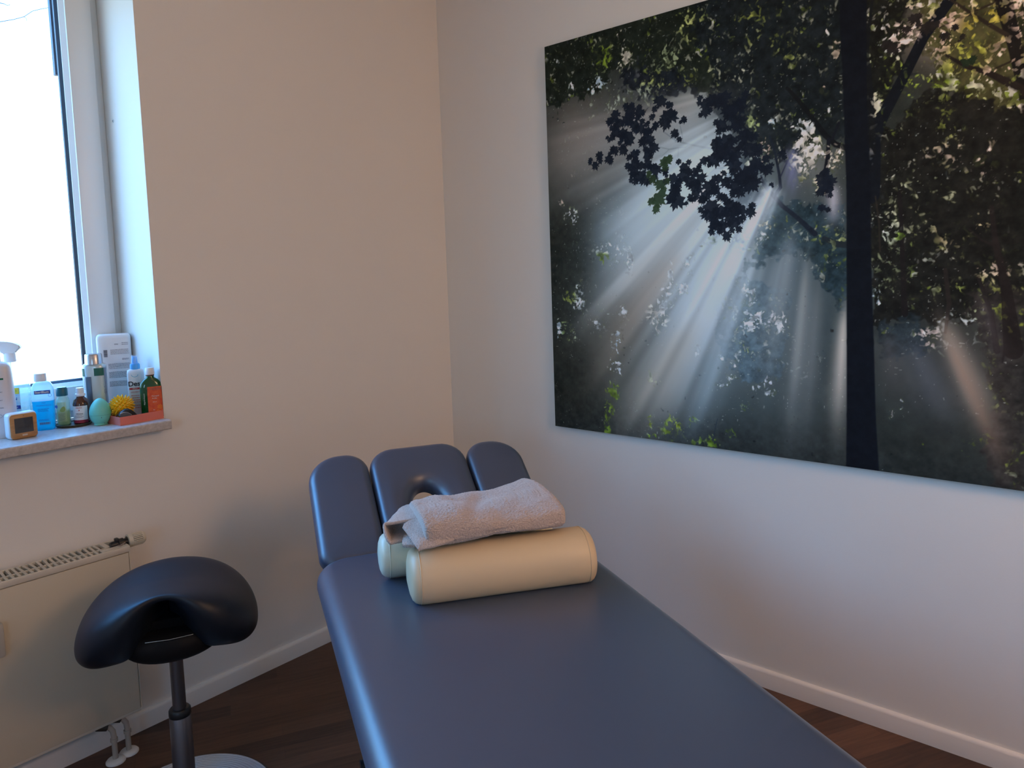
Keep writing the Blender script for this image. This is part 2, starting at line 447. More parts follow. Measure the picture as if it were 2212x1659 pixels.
# ------------------------------------------------------------------ radiator
m_rad = mat('radiator_enamel', (.60, .55, .44), .45)
m_radtop = mat('radiator_grille_enamel', (.62, .58, .50), .4)
m_dark = mat('dark_interior', (.02, .018, .015), .8, spec=.1)
m_black = mat('black_plastic', (.012, .012, .014), .35)
def radiator():
    X0, X1 = -3.0, -1.612
    root = empty('radiator', (X1, -.13, .137), 0, 'cream panel radiator with slotted top grille under the window sill', 'radiator')
    W_ = X0 - X1
    Z0, Z1 = 0, .566
    # local: x from W_ to 0, y 0 (front) .. .105, z 0 .. .566
    bx('side_panel', (-.004, 0, .002, .105, .012, Z1 - .004), m_rad, root, .0015)
    bx('convector_body', (W_, -.03, .018, .100, .02, .52), m_dark, root)
    bx('front_panel', (W_, -.005, .000, .016, .010, Z1 - .022), m_rad, root, .003)
    bx('bottom_rim', (W_, -.002, .003, .020, 0, .012), m_radtop, root, .003)
    g = bmesh.new()
    zt, zb = Z1, Z1 - .010
    box(g, W_, 0, -.0025, .007, Z1 - .020, zt, .003)          # front rim
    box(g, W_, -.052, .036, .043, zb, zt)                     # divider
    box(g, W_, 0, .098, .106, Z1 - .02, zt, .002)             # back rim
    x = -.075; k = 0
    while x > -1.0:
        box(g, x - .0070, x, .006, .037, zb, zt)
        x -= .0165
    x = -.060
    box(g, -.060, -.045, .042, .099, zb, zt)
    x = -.073
    while x > -1.0:
        dx = .004 * sin(k * .9) ; k += 1
        v = box(g, x - .007, x, .042, .099, zb, zt)
        for q in v:
            if q.co.y > .07: q.co.x += dx
        x -= .0165
    box(g, -.075, 0, .008, .030, zb, zt)                      # solid right end, notched for the valve
    box(g, -.020, 0, .028, .060, zb, zt)
    obj('top_grille', g, m_radtop, root, 40)
    # valve and thermostat head
    T = Matrix.Translation((.005, .042, Z1 + .002)) @ Matrix.Rotation(pi / 2, 4, 'Y')
    v = lt('valve_body', [(0, -.050), (.010, -.050), (.012, -.042), (.012, -.028), (.016, -.026), (.016, -.010), (.012, -.008), (.012, .002), (0, .002)], m_black, root, 20, M=T)
    bm = bmesh.new(); box(bm, -.030, -.018, .034, .052, Z1 + .004, Z1 + .022, .003); obj('valve_lever', bm, m_black, v, 40)
    knob = lt('thermostat_head', [(0, .002), (.016, .002), (.019, .006), (.0205, .015), (.0185, .018), (.0185, .052), (.015, .057), (0, .058)], mat('thermostat_core', (.10, .085, .06), .5), root, 28, M=T)
    bm = bmesh.new()
    for i in range(24):
        a = 2 * pi * i / 24
        v_ = box(bm, -.0018, .0018, .018, .0218, .017, .050, .0006)
        RM = T @ Matrix.Rotation(a, 4, 'Z')
        for q in bm.verts:
            pass
        for q in v_: q.co = RM @ q.co
    obj('grip_ribs', bm, mat('thermostat_plastic', (.62, .58, .48), .4), knob, 40)
    lt('head_collar', [(.0190, .003), (.0222, .004), (.0222, .0165), (.0190, .0165)], bpy.data.materials['thermostat_plastic'], knob, 28, M=T)
    lt('head_end', [(0, .0565), (.0150, .0568), (.0205, .050), (.0208, .047), (.0215, .050), (.016, .0585), (0, .0590)], bpy.data.materials['thermostat_plastic'], knob, 28, M=T)
    lt('indicator_ring', [(0.0195, .0075), (.0212, .0075), (.0212, .0125), (.0195, .0125)], mat('dark_grey_plastic', (.05, .05, .05), .4), knob, 28, M=T)
    bx('price_tag_strap', (-.034, -.006, .018, .040, Z1 + .001, Z1 + .003), mat('brown_tag', (.30, .22, .18), .5), root, 0,
       M=Matrix.Translation((-.02, .03, Z1)) @ Matrix.Rotation(radians(25), 4, 'Z') @ Matrix.Rotation(radians(-18), 4, 'Y') @ Matrix.Translation((.02, -.03, -Z1)))
    # heat meter at the left
    bm = bmesh.new(); box(bm, -.43, -.368, -.028, 0, .352, .455, .008); obj('heat_meter', bm, mat('heat_meter_plastic', (.45, .43, .38), .4), root, 40)
    # pipes
    mp = mat('painted_pipe', (.42, .38, .33), .5)
    mb = mat('valve_brass_dark', (.05, .038, .03), .5)
    for (px, py) in ((-.090, .014), (-.043, .028)):
        zf = -.137
        bm = bmesh.new()
        tube(bm, [(px, py, zf), (px, py, zf + .085), (px - .002, py, zf + .105), (px - .010, py + .002, zf + .120), (px - .02, py + .004, zf + .127)], .0085, 14)
        p = obj('pipe', bm, mp, root, 60)
        lt('pipe_rosette', [(.0085, .0), (.030, .0), (.030, .003), (.026, .008), (.012, .011), (.0085, .011)], m_trim, p, 28, c=(px, py, zf + .0005))
        lt('pipe_clamp', [(.0085, 0), (.0115, 0), (.0115, .010), (.0085, .010)], mp, p, 20, c=(px, py, zf + .070))
        bm = bmesh.new(); tube(bm, [(px - .018, py + .004, zf + .126), (px - .045, py + .006, zf + .138)], [.014, .014], 8); tube(bm, [(px - .045, py + .006, zf + .136), (px - .06, py + .006, zf + .150)], [.010, .010], 8)
        obj('valve_nut', bm, mb, root, 30)
radiator()

# ------------------------------------------------------------------ saddle stool
m_leather = bump(mat('black_leather', (.006, .010, .018), .43, spec=.42), 900, .12, .0004, 2)
m_steel = mat('brushed_steel', (.20, .20, .22), .30, .9)
m_alu = mat('base_aluminium', (.58, .62, .68), .4, .4)
def stool():
    m_pit = mat('dark_underside', (.006, .006, .007), .8, spec=.08)
    root = empty('saddle_stool', (-1.663, -.535, 0), radians(-29), 'black leather saddle stool on a steel post beside the radiator', 'stool')
    # base with fine rings
    prof = [(.0, 0), (.247, 0), (.250, .003), (.250, .008)]
    lt('base_rim', [(0, 0), (.252, 0), (.254, .004), (.252, .010), (.244, .013), (.240, .010), (0, .010)], m_black, root, 72)
    prof = [(.243, .010), (.243, .016), (.240, .019)]
    r = .240
    while r > .06:
        prof += [(r - .0015, .0205), (r - .006, .0205 + (.240 - r) * .03), (r - .0075, .0185 + (.240 - r) * .03)]
        r -= .0085
    prof += [(.055, .030), (.04, .034), (0, .034)]
    lt('base_disc', [(0, .010)] + prof, m_alu, root, 72, smooth=25)
    lt('outer_post', [(0, .03), (.030, .03), (.030, .3035), (.0285, .306), (0, .306)], m_steel, root, 36)
    lt('collar', [(.0, .303), (.030, .303), (.0305, .308), (.0300, .320), (.026, .325), (.0195, .3255), (0, .3255)], m_black, root, 36)
    lt('gas_lift', [(0, .32), (.0185, .32), (.0185, .52), (0, .52)], m_steel, root, 32)
    # under shell
    def ell(hx, hy, z, cy=0, n=2.2): return sec(hx, hy, n, 44, 0, cy, z)
    bm = bmesh.new()
    S = [(.02, .02, .510), (.09, .075, .511), (.125, .105, .519), (.142, .120, .534), (.138, .122, .562), (.120, .116, .585), (.10, .10, .592), (.07, .07, .592)]
    rs = [[Vector((p.x, p.y, p.z + .018 * (p.x / .18) ** 2)) for p in ell(a, b_, z, -.01)] for a, b_, z in S]
    rings(bm, rs)
    obj('seat_shell', bm, mat('matt_black_plastic', (.006, .006, .007), .6, spec=.2), root, 50)
    bx('tilt_plate', (-.06, .06, -.06, .08, .587, .62), m_pit, root, .01)
    bm = bmesh.new(); tube(bm, [(-.060, -.118, .588), (0, -.1255, .588), (.060, -.118, .588)], .0007, 6)
    obj('pale_line', bm, mat('pale_metal', (.6, .6, .55), .3, .8), root, 60)  # thin pale line across the front of the shell
    # saddle pad: a broad dome whose two flanks hang down either side of a front arch
    A, B, n_ = .240, .178, 2.2
    def S_(t): t = min(1, max(0, t)); return t * t * (3 - 2 * t)
    def zt(x, y):
        f = min(1, max(0, (y + B) / (2 * B))); u = abs(x) / A
        return .712 - .115 * u ** 2.4 * (1 - .50 * f) + .004 * S_(1 - f * 2.5) * (1 - S_(u * 2)) + .012 * S_((f - .45) / .55) * (1 - .5 * u)
    def hh_(x, y):
        f = min(1, max(0, (y + B) / (2 * B)))
        front = .022 + .138 * S_((abs(x) - .020) / .130)
        back = .085 + .03 * abs(x) / A
        k = S_((f - .25) / .6)
        return front * (1 - k) + back * k
    prof = [(.02, 0), (.12, 0), (.24, 0), (.36, 0), (.48, 0), (.60, 0), (.71, .005), (.80, .02), (.87, .05), (.925, .10), (.965, .18), (.99, .29),
            (.995, .40), (.985, .51), (.955, .63), (.91, .75), (.855, .85), (.79, .93), (.72, .985), (.65, 1.0), (.57, .97), (.47, .88), (.35, .8), (.02, .8)]
    bm = bmesh.new(); rs = []
    for s, kz in prof:
        ring = []
        for p in sec(A, B, n_, 96):
            x, y = p.x * s, p.y * s
            notch = .050 * math.exp(-(p.x / .075) ** 2) * (1 if p.y < 0 else 0) * s ** 3
            yy = y + notch - .010 * (abs(x) / A) ** 2
            ring.append(Vector((x - .008, yy, zt(x, y) - kz * hh_(p.x, p.y))))
        rs.append(ring)
    rings(bm, rs)
    o = obj('saddle_pad', bm, m_leather, root, 180)
    sm = o.modifiers.new('smooth', 'SUBSURF'); sm.levels = 1; sm.render_levels = 2
stool()

# ------------------------------------------------------------------ massage table
TR = radians(-28.5)
TX, TY = -1.531, -1.102
TZ = .75
def T2W(x, y, z=0):
    return Vector((TX + x * cos(TR) - y * sin(TR), TY + x * sin(TR) + y * cos(TR), z))
m_vinyl = bump(mat('grey_vinyl', (.042, .060, .104), .42, spec=.95), 1400, .12, .0003, 2)
m_vinyl.node_tree.nodes['Principled BSDF'].inputs['Coat Weight'].default_value = .6
m_vinyl.node_tree.nodes['Principled BSDF'].inputs['Coat Roughness'].default_value = .34
m_tablemetal = mat('grey_lacquered_steel', (.10, .10, .11), .4, .4)

def rrect(x0, x1, y0, y1, rad, d=0, seg=10):
    """rounded rectangle, rad = radii (x0y0, x1y0, x1y1, x0y1), offset inwards by d"""
    x0, x1, y0, y1 = x0 + d, x1 - d, y0 + d, y1 - d
    cs = [(x0, y0, 180), (x1, y0, 270), (x1, y1, 0), (x0, y1, 90)]
    sg = [(1, 1), (-1, 1), (-1, -1), (1, -1)]
    out = []
    for (cx, cy, a0), (sx_, sy_), r in zip(cs, sg, rad):
        r = max(r - d, .0015)
        for k in range(seg + 1):
            a = radians(a0 + 90 * k / seg)
            out.append((cx + sx_ * r + r * cos(a), cy + sy_ * r + r * sin(a)))
    return out

def cushion(name, R, rad, z0, z1, er, m, parent, seg=10, M=None, puff=0.0):
    bm = bmesh.new(); rs = []
    prof = [(er * .6, z0), (er * .25, z0 + er * .12)]
    th = z1 - z0
    for k in range(9):
        a = pi / 2 * k / 8
        prof.append((er * (1 - cos(a * 1.0)) if False else er - er * cos(a), z1 - er + er * sin(a)))
    prof = [(er * .5, z0), (er * .15, z0 + er * .2), (0, z0 + er * .6)] + prof[2:]
    prof += [(er * 1.7, z1 + puff * .35), (er * 2.6, z1 + puff * .65), (er * 4, z1 + puff)]
    w_ = min(R[1] - R[0], R[3] - R[2]) / 2
    for d, z in prof:
        d = min(d, w_ * .9)
        ring = [Vector((x, y, z)) for x, y in rrect(*R, rad, d, seg)]
        if M is not None: ring = [M @ p for p in ring]
        rs.append(ring)
    rings(bm, rs)
    return obj(name, bm, m, parent, 55)

def table():
    root = empty('massage_table', (TX, TY, 0), TR, 'dark grey padded massage table with its split headrest raised', 'massage table')
    WD = .757
    cushion('main_cushion', (0, WD, -1.52, .310), (.06, .06, .10, .10), TZ - .080, TZ, .046, m_vinyl, root, puff=.003)
    bx('underboard', (.03, WD - .03, -1.48, .28, TZ - .093, TZ - .073), m_black, root, .003)
    # headrest, hinged at the head end
    HM = Matrix.Translation((0, .325, .740)) @ Matrix.Rotation(radians(35), 4, 'X')
    th = .062
    def pad(name, x0, x1, L, rad, parent):
        return cushion(name, (x0, x1, -.028, L), rad, -th, 0, .028, m_vinyl, parent, M=HM, puff=.002)
    pad('headrest_pad', .022, .219, .400, (.05, .035, .075, .105), root)
    pad('headrest_pad', .558, .757, .388, (.035, .05, .105, .075), root)
    # centre pad with the face hole
    x0, x1, y0, y1 = .2215, .5555, -.028, .404
    hc = Vector((.385, .150)); hw, hh = .051, .084
    N_ = 96
    def outer(d):
        pts = rrect(x0, x1, y0, y1, (.03, .03, .085, .085), d, 14)
        # resample by angle round the hole
        out = []
        P = [Vector(p) - hc for p in pts]
        for k in range(N_):
            a = 2 * pi * k / N_ - pi; dv = Vector((cos(a), sin(a)))
            best = None
            for i in range(len(P)):
                p, q = P[i], P[(i + 1) % len(P)]
                e_ = q - p; den = dv.x * e_.y - dv.y * e_.x
                if abs(den) < 1e-12: continue
                t = (p.x * e_.y - p.y * e_.x) / den
                s = (p.x * dv.y - p.y * dv.x) / den
                if t > 0 and -1e-6 <= s <= 1 + 1e-6:
                    best = t if best is None else max(best, t)
            out.append(hc + dv * (best or .01))
        return out
    def hole(d):
        out = []
        for k in range(N_):
            a = 2 * pi * k / N_ - pi
            A_, B_ = hw + d, hh + d
            r = A_ * B_ / sqrt((B_ * cos(a)) ** 2 + (A_ * sin(a)) ** 2)
            out.append(hc + Vector((cos(a), sin(a))) * r)
        return out
    bm = bmesh.new(); rs = []; er = .028
    for d, z in [(er * .5, -th), (0, -th + er * .6)] + [(er - er * cos(pi / 2 * k / 8), -er + er * sin(pi / 2 * k / 8)) for k in range(9)]:
        rs.append([Vector((p.x, p.y, z)) for p in outer(d)])
    O = outer(er * 1.05); H = hole(.045)
    for t in (.15, .35, .55, .75, .9):
        rs.append([Vector((*(o_ * (1 - t) + h_ * t), .003 * sin(pi * t))) for o_, h_ in zip(O, H)])
    for k in range(9):
        a = pi / 2 * k / 8
        rs.append([Vector((p.x, p.y, -.045 * (1 - cos(a)))) for p in hole(.045 * (1 - sin(a)))])
    rs.append([Vector((p.x, p.y, -th)) for p in hole(.002)])
    rs = [[HM @ p for p in r] for r in rs]
    rings(bm, rs + [rs[0]], False, False)
    obj('headrest_pad', bm, m_vinyl, root, 60)
    bm = bmesh.new()
    box(bm, .06, .30, -.02, .30, -th - .014, -th - .002); box(bm, .47, .70, -.02, .30, -th - .014, -th - .002); box(bm, .06, .70, -.02, .035, -th - .016, -th - .002)
    for v in bm.verts: v.co = HM @ v.co
    obj('headrest_bracket', bm, m_tablemetal, root)
    # frame below
    bm = bmesh.new()
    box(bm, .12, .18, -1.40, .20, TZ - .135, TZ - .095); box(bm, WD - .18, WD - .12, -1.40, .20, TZ - .135, TZ - .095)
    for yy in (-1.38, -.6, .14): box(bm, .14, WD - .14, yy, yy + .04, TZ - .130, TZ - .098)
    obj('top_frame', bm, m_tablemetal, root)
    for yy in (-1.05, -.10):
        bx('lifting_column', (.30, .46, yy - .07, yy + .07, .06, TZ - .13), m_tablemetal, root, .008)
    bx('base_frame', (.16, .60, -1.25, .02, .045, .10), m_tablemetal, root, .01)
    for xx in (.17, .59):
        for yy in (-1.22, -.02):
            lt('foot', [(0, 0), (.028, 0), (.028, .012), (.012, .02), (.012, .046), (0, .046)], m_black, root, 20, c=(xx, yy, 0))
    # foot bar and motor at the left side
    bm = bmesh.new(); tube(bm, [(.072, .055, .262), (.40, .055, .262)], .0165, 16)
    obj('foot_bar', bm, m_black, root, 60)
    mm = mat('motor_cap_grey', (.11, .11, .12), .5)
    bm = bmesh.new(); M_ = Matrix.Translation((.09, -.04, .215)) @ Matrix.Rotation(pi / 2, 4, 'Y')
    lathe(bm, [(0, .004), (.050, .004), (.053, .010), (.053, .33), (0, .33)], 36, M=M_)
    mo = obj('motor', bm, m_tablemetal, root, 50)
    lt('motor_cap', [(0, 0), (.048, 0), (.051, .004), (.051, .012), (0, .012)], mm, mo, 36, M=M_)
table()

# ------------------------------------------------------------------ bolsters
def bolster(name, x0, x1, hy, hz, cy, tilt, rz, m, label, flat=.62, n=2.1):
    c = T2W((x0 + x1) / 2, cy, TZ + .0040)
    root = empty(name, c, TR + rz, label, 'bolster', None)
    L = (x1 - x0) / 2
    def prof_yz(s=1.0):
        out = []
        for i in range(56):
            a = 2 * pi * i / 56 - pi / 2
            c_, s_ = cos(a), sin(a)
            y = hy * math.copysign(abs(c_) ** (2 / n), c_); z = hz * math.copysign(abs(s_) ** (2 / n), s_)
            if z < -hz * flat:
                z = -hz * flat - (abs(z) - hz * flat) * .05
                y *= 1
            out.append((y * s, (z) * s + hz * flat))
        zc = hz * flat
        return out
    zc = hz * flat
    lift = 0
    rs = []
    def ring(x, s):
        ct, st = cos(tilt), sin(tilt)
        out = []
        for y, z in prof_yz():
            y, z = y * s, (z - zc) * s
            z = max(z, -zc)
            out.append((y * ct - z * st, y * st + z * ct))
        return [Vector((x, y, z + lift)) for y, z in out]
    lift = -min(p.z for p in ring(0, 1))
    bm = bmesh.new()
    for x, s in [(-L + .0, .985), (-L + .004, 1.0)] + [(-L + .004 + (2 * L - .008) * k / 14, 1.0) for k in range(1, 15)] + [(L, .985)]:
        r = ring(x, s)
        r = [Vector((p.x, p.y, max(p.z, 0))) for p in r]
        rs.append(r)
    rings(bm, rs, False, False)
    obj('cover', bm, m, root, 60)
    for sg in (-1, 1):
        bm = bmesh.new(); rs = []
        for dx, s in [(0, .985), (.007, .97), (.015, .91), (.022, .80), (.027, .58), (.0295, .28), (.030, .03)]:
            r = [Vector((sg * (L + dx), p.y, max(p.z, .0005))) for p in ring(0, s)]
            rs.append(r)
        rings(bm, rs, False, True)
        e_ = obj('end_cap', bm, m, root, 60)
        bm = bmesh.new(); r = [Vector((sg * (L + .001), p.y, max(p.z, .0012))) for p in ring(0, .992)]
        tube(bm, r + [r[0], r[1]], .0013, 6, False)
        obj('piping_seam', bm, m, e_, 60)
    return root
m_cream = bump(mat('cream_vinyl', (.66, .53, .35), .40, spec=.5), 500, .06, .0005, 2)
m_pale = bump(mat('ivory_vinyl', (.74, .72, .56), .33, spec=.5), 500, .06, .0005, 2)
bolster('bolster', .222, .648, .079, .073, -.099, 0, radians(-7), m_cream, 'long cream vinyl bolster lying at the front under the towel', flat=.70)
bolster('bolster', .178, .60, .058, .062, .0565, radians(40), radians(-6), m_pale, 'pale ivory bolster mostly hidden behind the long cream one', flat=.62)

# ------------------------------------------------------------------ towel
m_towel = mat('terry_cotton', (.40, .325, .29), .95, spec=.15, sheen=.5)
noise_col(m_towel, (.31, .24, .21), (.62, .52, .47), 420, 3, .8, pos=(.3, .7))
def towel():
    root_loc = T2W(.43, 0, TZ + .12)
    def shape_body():
        bm = bmesh.new(); rs = []
        NX, NT = 230, 420
        x0, x1 = .232, .622
        for i in range(NX + 1):
            t = i / NX
            # end rounding
            e0, e1 = .055, .10
            s = 1.0
            if t < e0: s = sqrt(max(0, 1 - (1 - t / e0) ** 2)) * .22 + .78 if t > 0 else .76
            if t > 1 - e1: s = (1 - ((t - (1 - e1)) / e1) ** 2.6) ** .5 if t < 1 else .02
            x = x0 + (x1 - x0) * t
            if i == 0: s = .74
            yf = -.135 - .008 * t                    # front
            yb = .060 + .118 * t ** .8               # back
            cy, hy = (yf + yb) / 2, (yb - yf) / 2
            zb = .873 - .004 * sin(t * 9) ; ztp = .947 - .012 * t + .006 * sin(t * 7 + 1)
            cz, hz = (zb + ztp) / 2, (ztp - zb) / 2
            ring = []
            for k in range(NT):
                a = 2 * pi * k / NT; c_, s_ = cos(a), sin(a)
                nn = 3.4
                ss = .35 + .65 * s
                y = cy + hy * (s if t > .5 else ss) * math.copysign(abs(c_) ** (2 / nn), c_)
                z = cz + hz * (s ** .8 if t > .5 else ss) * math.copysign(abs(s_) ** (2 / nn), s_)
                # front face leans out at the bottom
                p = Vector((x, y, z))
                q = Vector((x * 9, y * 7, z * 11))
                wr = noise.noise(q + Vector((3, 1, 2))) * .0085 + noise.noise(q * 2.7) * .0035
                # soft crease across the top and pinch in the lower front edge
                wr -= .007 * math.exp(-((x - .395 - .35 * (y + .02)) / .022) ** 2) * (1 if s_ > 0 else .3) * math.exp(-((y + .03) / .06) ** 2)
                wr -= .006 * math.exp(-((x - .405) / .03) ** 2) * (1 if c_ < 0 and s_ < 0 else 0) * min(1, -c_ * 2)
                wr += .007 * math.exp(-((x - .33) / .05) ** 2) * math.exp(-((y + .07) / .05) ** 2) * (1 if s_ > 0 else 0)
                ft = noise.noise(p * 300) * .0024 + noise.noise(p * 650) * .0014
                if s_ < -.2: wr = min(wr, 0) - .002
                dirv = Vector((0, c_, s_ * 1.0)).normalized()
                p += dirv * (wr + ft)
                ring.append(p)
            rs.append(ring)
        rings(bm, rs)
        return bm
    bm = shape_body()
    # inner layers sticking out at the left: a flattened open tube, and a small turned-up lobe
    def sheet(pts_rows, th):
        rs = []
        nu, nv = 90, 80
        rows = np.array(pts_rows, float)
        def cr(P, t):
            n = len(P) - 1; f = t * n; i = min(int(f), n - 1); u = f - i
            p0, p1, p2, p3 = P[max(i - 1, 0)], P[i], P[i + 1], P[min(i + 2, n)]
            return .5 * (2 * p1 + (p2 - p0) * u + (2 * p0 - 5 * p1 + 4 * p2 - p3) * u * u + (3 * p1 - p0 - 3 * p2 + p3) * u ** 3)
        G = np.array([[cr(np.array([cr(r, i / nu) for r in rows]), j / nv) for i in range(nu + 1)] for j in range(nv + 1)])
        du = np.gradient(G, axis=1); dv = np.gradient(G, axis=0)
        nr = np.cross(du, dv); nr /= np.linalg.norm(nr, axis=2, keepdims=True) + 1e-9
        top = [[bm.verts.new(Vector(G[j, i] + nr[j, i] * (th / 2 + noise.noise(Vector(G[j, i]) * 330) * .0012 + noise.noise(Vector(G[j, i]) * 30) * .002))) for i in range(nu + 1)] for j in range(nv + 1)]
        bot = [[bm.verts.new(Vector(G[j, i] - nr[j, i] * (th / 2 + noise.noise(Vector(G[j, i]) * 350) * .0012))) for i in range(nu + 1)] for j in range(nv + 1)]
        for j in range(nv):
            for i in range(nu):
                bm.faces.new((top[j][i], top[j][i + 1], top[j + 1][i + 1], top[j + 1][i]))
                bm.faces.new((bot[j][i], bot[j + 1][i], bot[j + 1][i + 1], bot[j][i + 1]))
        for j in range(nv):
            bm.faces.new((top[j][0], top[j + 1][0], bot[j + 1][0], bot[j][0])); bm.faces.new((top[j][nu], bot[j][nu], bot[j + 1][nu], top[j + 1][nu]))
        for i in range(nu):
            bm.faces.new((top[0][i], bot[0][i], bot[0][i + 1], top[0][i + 1])); bm.faces.new((top[nv][i], top[nv][i + 1], bot[nv][i + 1], bot[nv][i]))
    # rows run from back (y+) to front (y-); along a row: body top -> tip -> down -> back under
    sheet([[(.30, .060, .936), (.250, .062, .934), (.215, .062, .928), (.205, .062, .912), (.208, .062, .893), (.225, .060, .884), (.30, .055, .884)],
           [(.30, .010, .936), (.235, .012, .932), (.185, .010, .922), (.168, .010, .905), (.172, .010, .885), (.19, .010, .879), (.30, .010, .879)],
           [(.30, -.035, .932), (.235, -.040, .926), (.175, -.026, .921), (.152, -.022, .918), (.158, -.050, .884), (.185, -.048, .880), (.30, -.040, .880)]], .008)
    sheet([[(.30, -.02, .932), (.245, -.035, .927), (.205, -.040, .918), (.196, -.050, .908)],
           [(.30, -.07, .928), (.245, -.080, .922), (.218, -.082, .910), (.205, -.083, .897)],
           [(.30, -.11, .915), (.248, -.118, .905), (.222, -.120, .896), (.212, -.122, .884)],
           [(.30, -.135, .892), (.250, -.138, .886), (.226, -.132, .882), (.215, -.128, .877)]], .011)
    sheet([[(.20, -.030, .884), (.23, -.030, .888), (.27, -.03, .89)],
           [(.19, -.062, .881), (.21, -.070, .888), (.27, -.07, .89)],
           [(.185, -.078, .878), (.21, -.095, .880), (.27, -.10, .884)]], .010)
    c = Vector((.43, 0, TZ + .12))
    for v in bm.verts: v.co -= c
    o = obj('towel', bm, m_towel, None, 180)
    o.location = T2W(c.x, c.y, c.z + .011); o.rotation_euler = (0, 0, TR)
    tag(o, 'folded beige terry towel resting on the cream bolsters', 'towel')
towel()
# ------------------------------------------------------------------ things on the sill
m_whitepl = mat('white_plastic', (.78, .80, .82), .3)
m_silver = mat('silver_cap', (.50, .50, .53), .25, .85)
m_ink = mat('ink_grey', (.10, .10, .13), .6)
m_inkblue = mat('ink_blue', (.015, .06, .32), .5)
m_green = mat('ink_green', (.02, .17, .09), .5)
m_red = mat('ink_red', (.45, .03, .04), .5)
m_wpaper = mat('white_label', (.74, .77, .78), .5)

def clear(name, tint, fac, rough=.08, diff=None, tl=.5):
    """thin see-through plastic or glass: part transparent, part translucent body, with a glossy skin"""
    m = bpy.data.materials.new(name); m.use_nodes = True
    n, l = m.node_tree.nodes, m.node_tree.links; n.clear()
    o = n.new('ShaderNodeOutputMaterial'); m1 = n.new('ShaderNodeMixShader'); m2 = n.new('ShaderNodeMixShader'); m3 = n.new('ShaderNodeMixShader')
    tr = n.new('ShaderNodeBsdfTransparent'); tr.inputs[0].default_value = (*tint, 1)
    di = n.new('ShaderNodeBsdfDiffuse'); di.inputs[0].default_value = (*(diff or tint), 1)
    ts = n.new('ShaderNodeBsdfTranslucent'); ts.inputs[0].default_value = (*(diff or tint), 1)
    gl = n.new('ShaderNodeBsdfGlossy'); gl.inputs['Roughness'].default_value = rough
    fz = fresnel(n, l, 1.4)
    m1.inputs[0].default_value = tl; m2.inputs[0].default_value = fac
    l.new(di.outputs[0], m1.inputs[1]); l.new(ts.outputs[0], m1.inputs[2])
    l.new(tr.outputs[0], m2.inputs[1]); l.new(m1.outputs[0], m2.inputs[2])
    l.new(fz.outputs[0], m3.inputs[0]); l.new(m2.outputs[0], m3.inputs[1]); l.new(gl.outputs[0], m3.inputs[2]); l.new(m3.outputs[0], o.inputs[0])
    return m
VIEW = radians(-38)   # bottles turned to face into the room

def thing(name, x, y, z, rz, label, cat, group=None):
    return empty(name, (x, y, z), rz, label, cat, group)

# large lotion bottle, left edge of the picture
t = thing('lotion_bottle', -1.872, .135, SZ, radians(-35), 'large white lotion bottle with a thin green stripe behind the clock', 'bottle')
S = [(0, .044, .030, 3), (.004, .047, .032, 3), (.10, .046, .031, 3), (.20, .043, .029, 3), (.225, .041, .027, 3), (.236, .036, .023, 2.6), (.242, .022, .018, 2), (.244, .014, .014, 2)]
bm = bmesh.new(); bottle(bm, S); b = obj('body', bm, mat('pearl_white_plastic', (.70, .67, .68), .3), t, 60)
patch('green_stripe', S, .1865, .1925, -118, -57, m_green, b)
lt('cap', [(0, .243), (.016, .243), (.016, .262), (0, .264)], m_whitepl, t, 24)
text('label_text', 'COMPONENT', .0050, (.010, -.0315, .148), m_ink, b, align='CENTER')
text('label_text', 'TREATMENT', .0050, (.010, -.0315, .122), m_ink, b)
text('label_text', 'BODY LOTION', .0052, (.008, -.0318, .098), m_ink, b)
text('label_text', '500 ml', .0050, (.006, -.0318, .088), m_ink, b)
bm = bmesh.new()
for k in range(4):
    cx, cz = -.012 + k * .013, .072
    tube(bm, [(cx + .0052 * cos(2 * pi * i / 18), -.0322, cz + .0052 * sin(2 * pi * i / 18)) for i in range(20)], .0003, 4, False)
obj('printed_circles', bm, m_ink, b)

# clear trigger spray bottle
t = thing('spray_bottle', -1.812, .205, SZ, radians(-30), 'transparent trigger spray bottle with a yellow badge on its blue label', 'bottle')
m_clear = clear('clear_plastic', (.90, .97, .95), .28, .08, (.80, .93, .88))
S = [(0, .046, .027, 3.5), (.006, .050, .030, 3.5)]
for k in range(7):
    z = .030 + k * .018
    S += [(z - .004, .0500, .030, 3.4), (z, .0482, .0285, 3.4), (z + .004, .0500, .030, 3.4)]
S += [(.158, .049, .029, 3.2), (.166, .043, .026, 2.6), (.180, .028, .020, 2.2), (.200, .019, .016, 2), (.225, .0135, .0135, 2), (.236, .013, .013, 2)]
bm = bmesh.new(); bottle(bm, S); b = obj('body', bm, m_clear, t, 60)
S2 = [(z, hx - .0, hy, n) for z, hx, hy, n in [(0.02, .050, .030, 3.4), (.15, .050, .030, 3.4)]]
m_lblue = noise_col(mat('sky_blue_label', rough=.4), (.20, .55, .80), (.55, .80, .90), 30, 3, .6)
lb = patch('blue_label', S2, .040, .148, -135, -70, m_lblue, b, .0010)
patch('yellow_badge', S2, .128, .148, -88, -73, mat('badge_yellow', (.72, .66, .06), .4), b, .0018)
patch('dark_blue_band', S2, .078, .090, -133, -71, m_inkblue, b, .0018)
text('label_text', 'Nr.1', .0095, (.0110, -.0330, .1380), m_green, b)
text('label_text', 'SAGROTAN', .0125, (-.0140, -.0330, .112), m_inkblue, b, bold=.0002)
text('label_text', 'DESINFEKTION', .0075, (-.0060, -.0330, .084), m_wpaper, b)
m_trig = mat('pale_trigger_plastic', (.80, .84, .86), .35, sub=.2)
lt('spray_collar', [(0, .232), (.0165, .232), (.0175, .236), (.0165, .262), (0, .263)], m_trig, t, 24)
bm = bmesh.new()
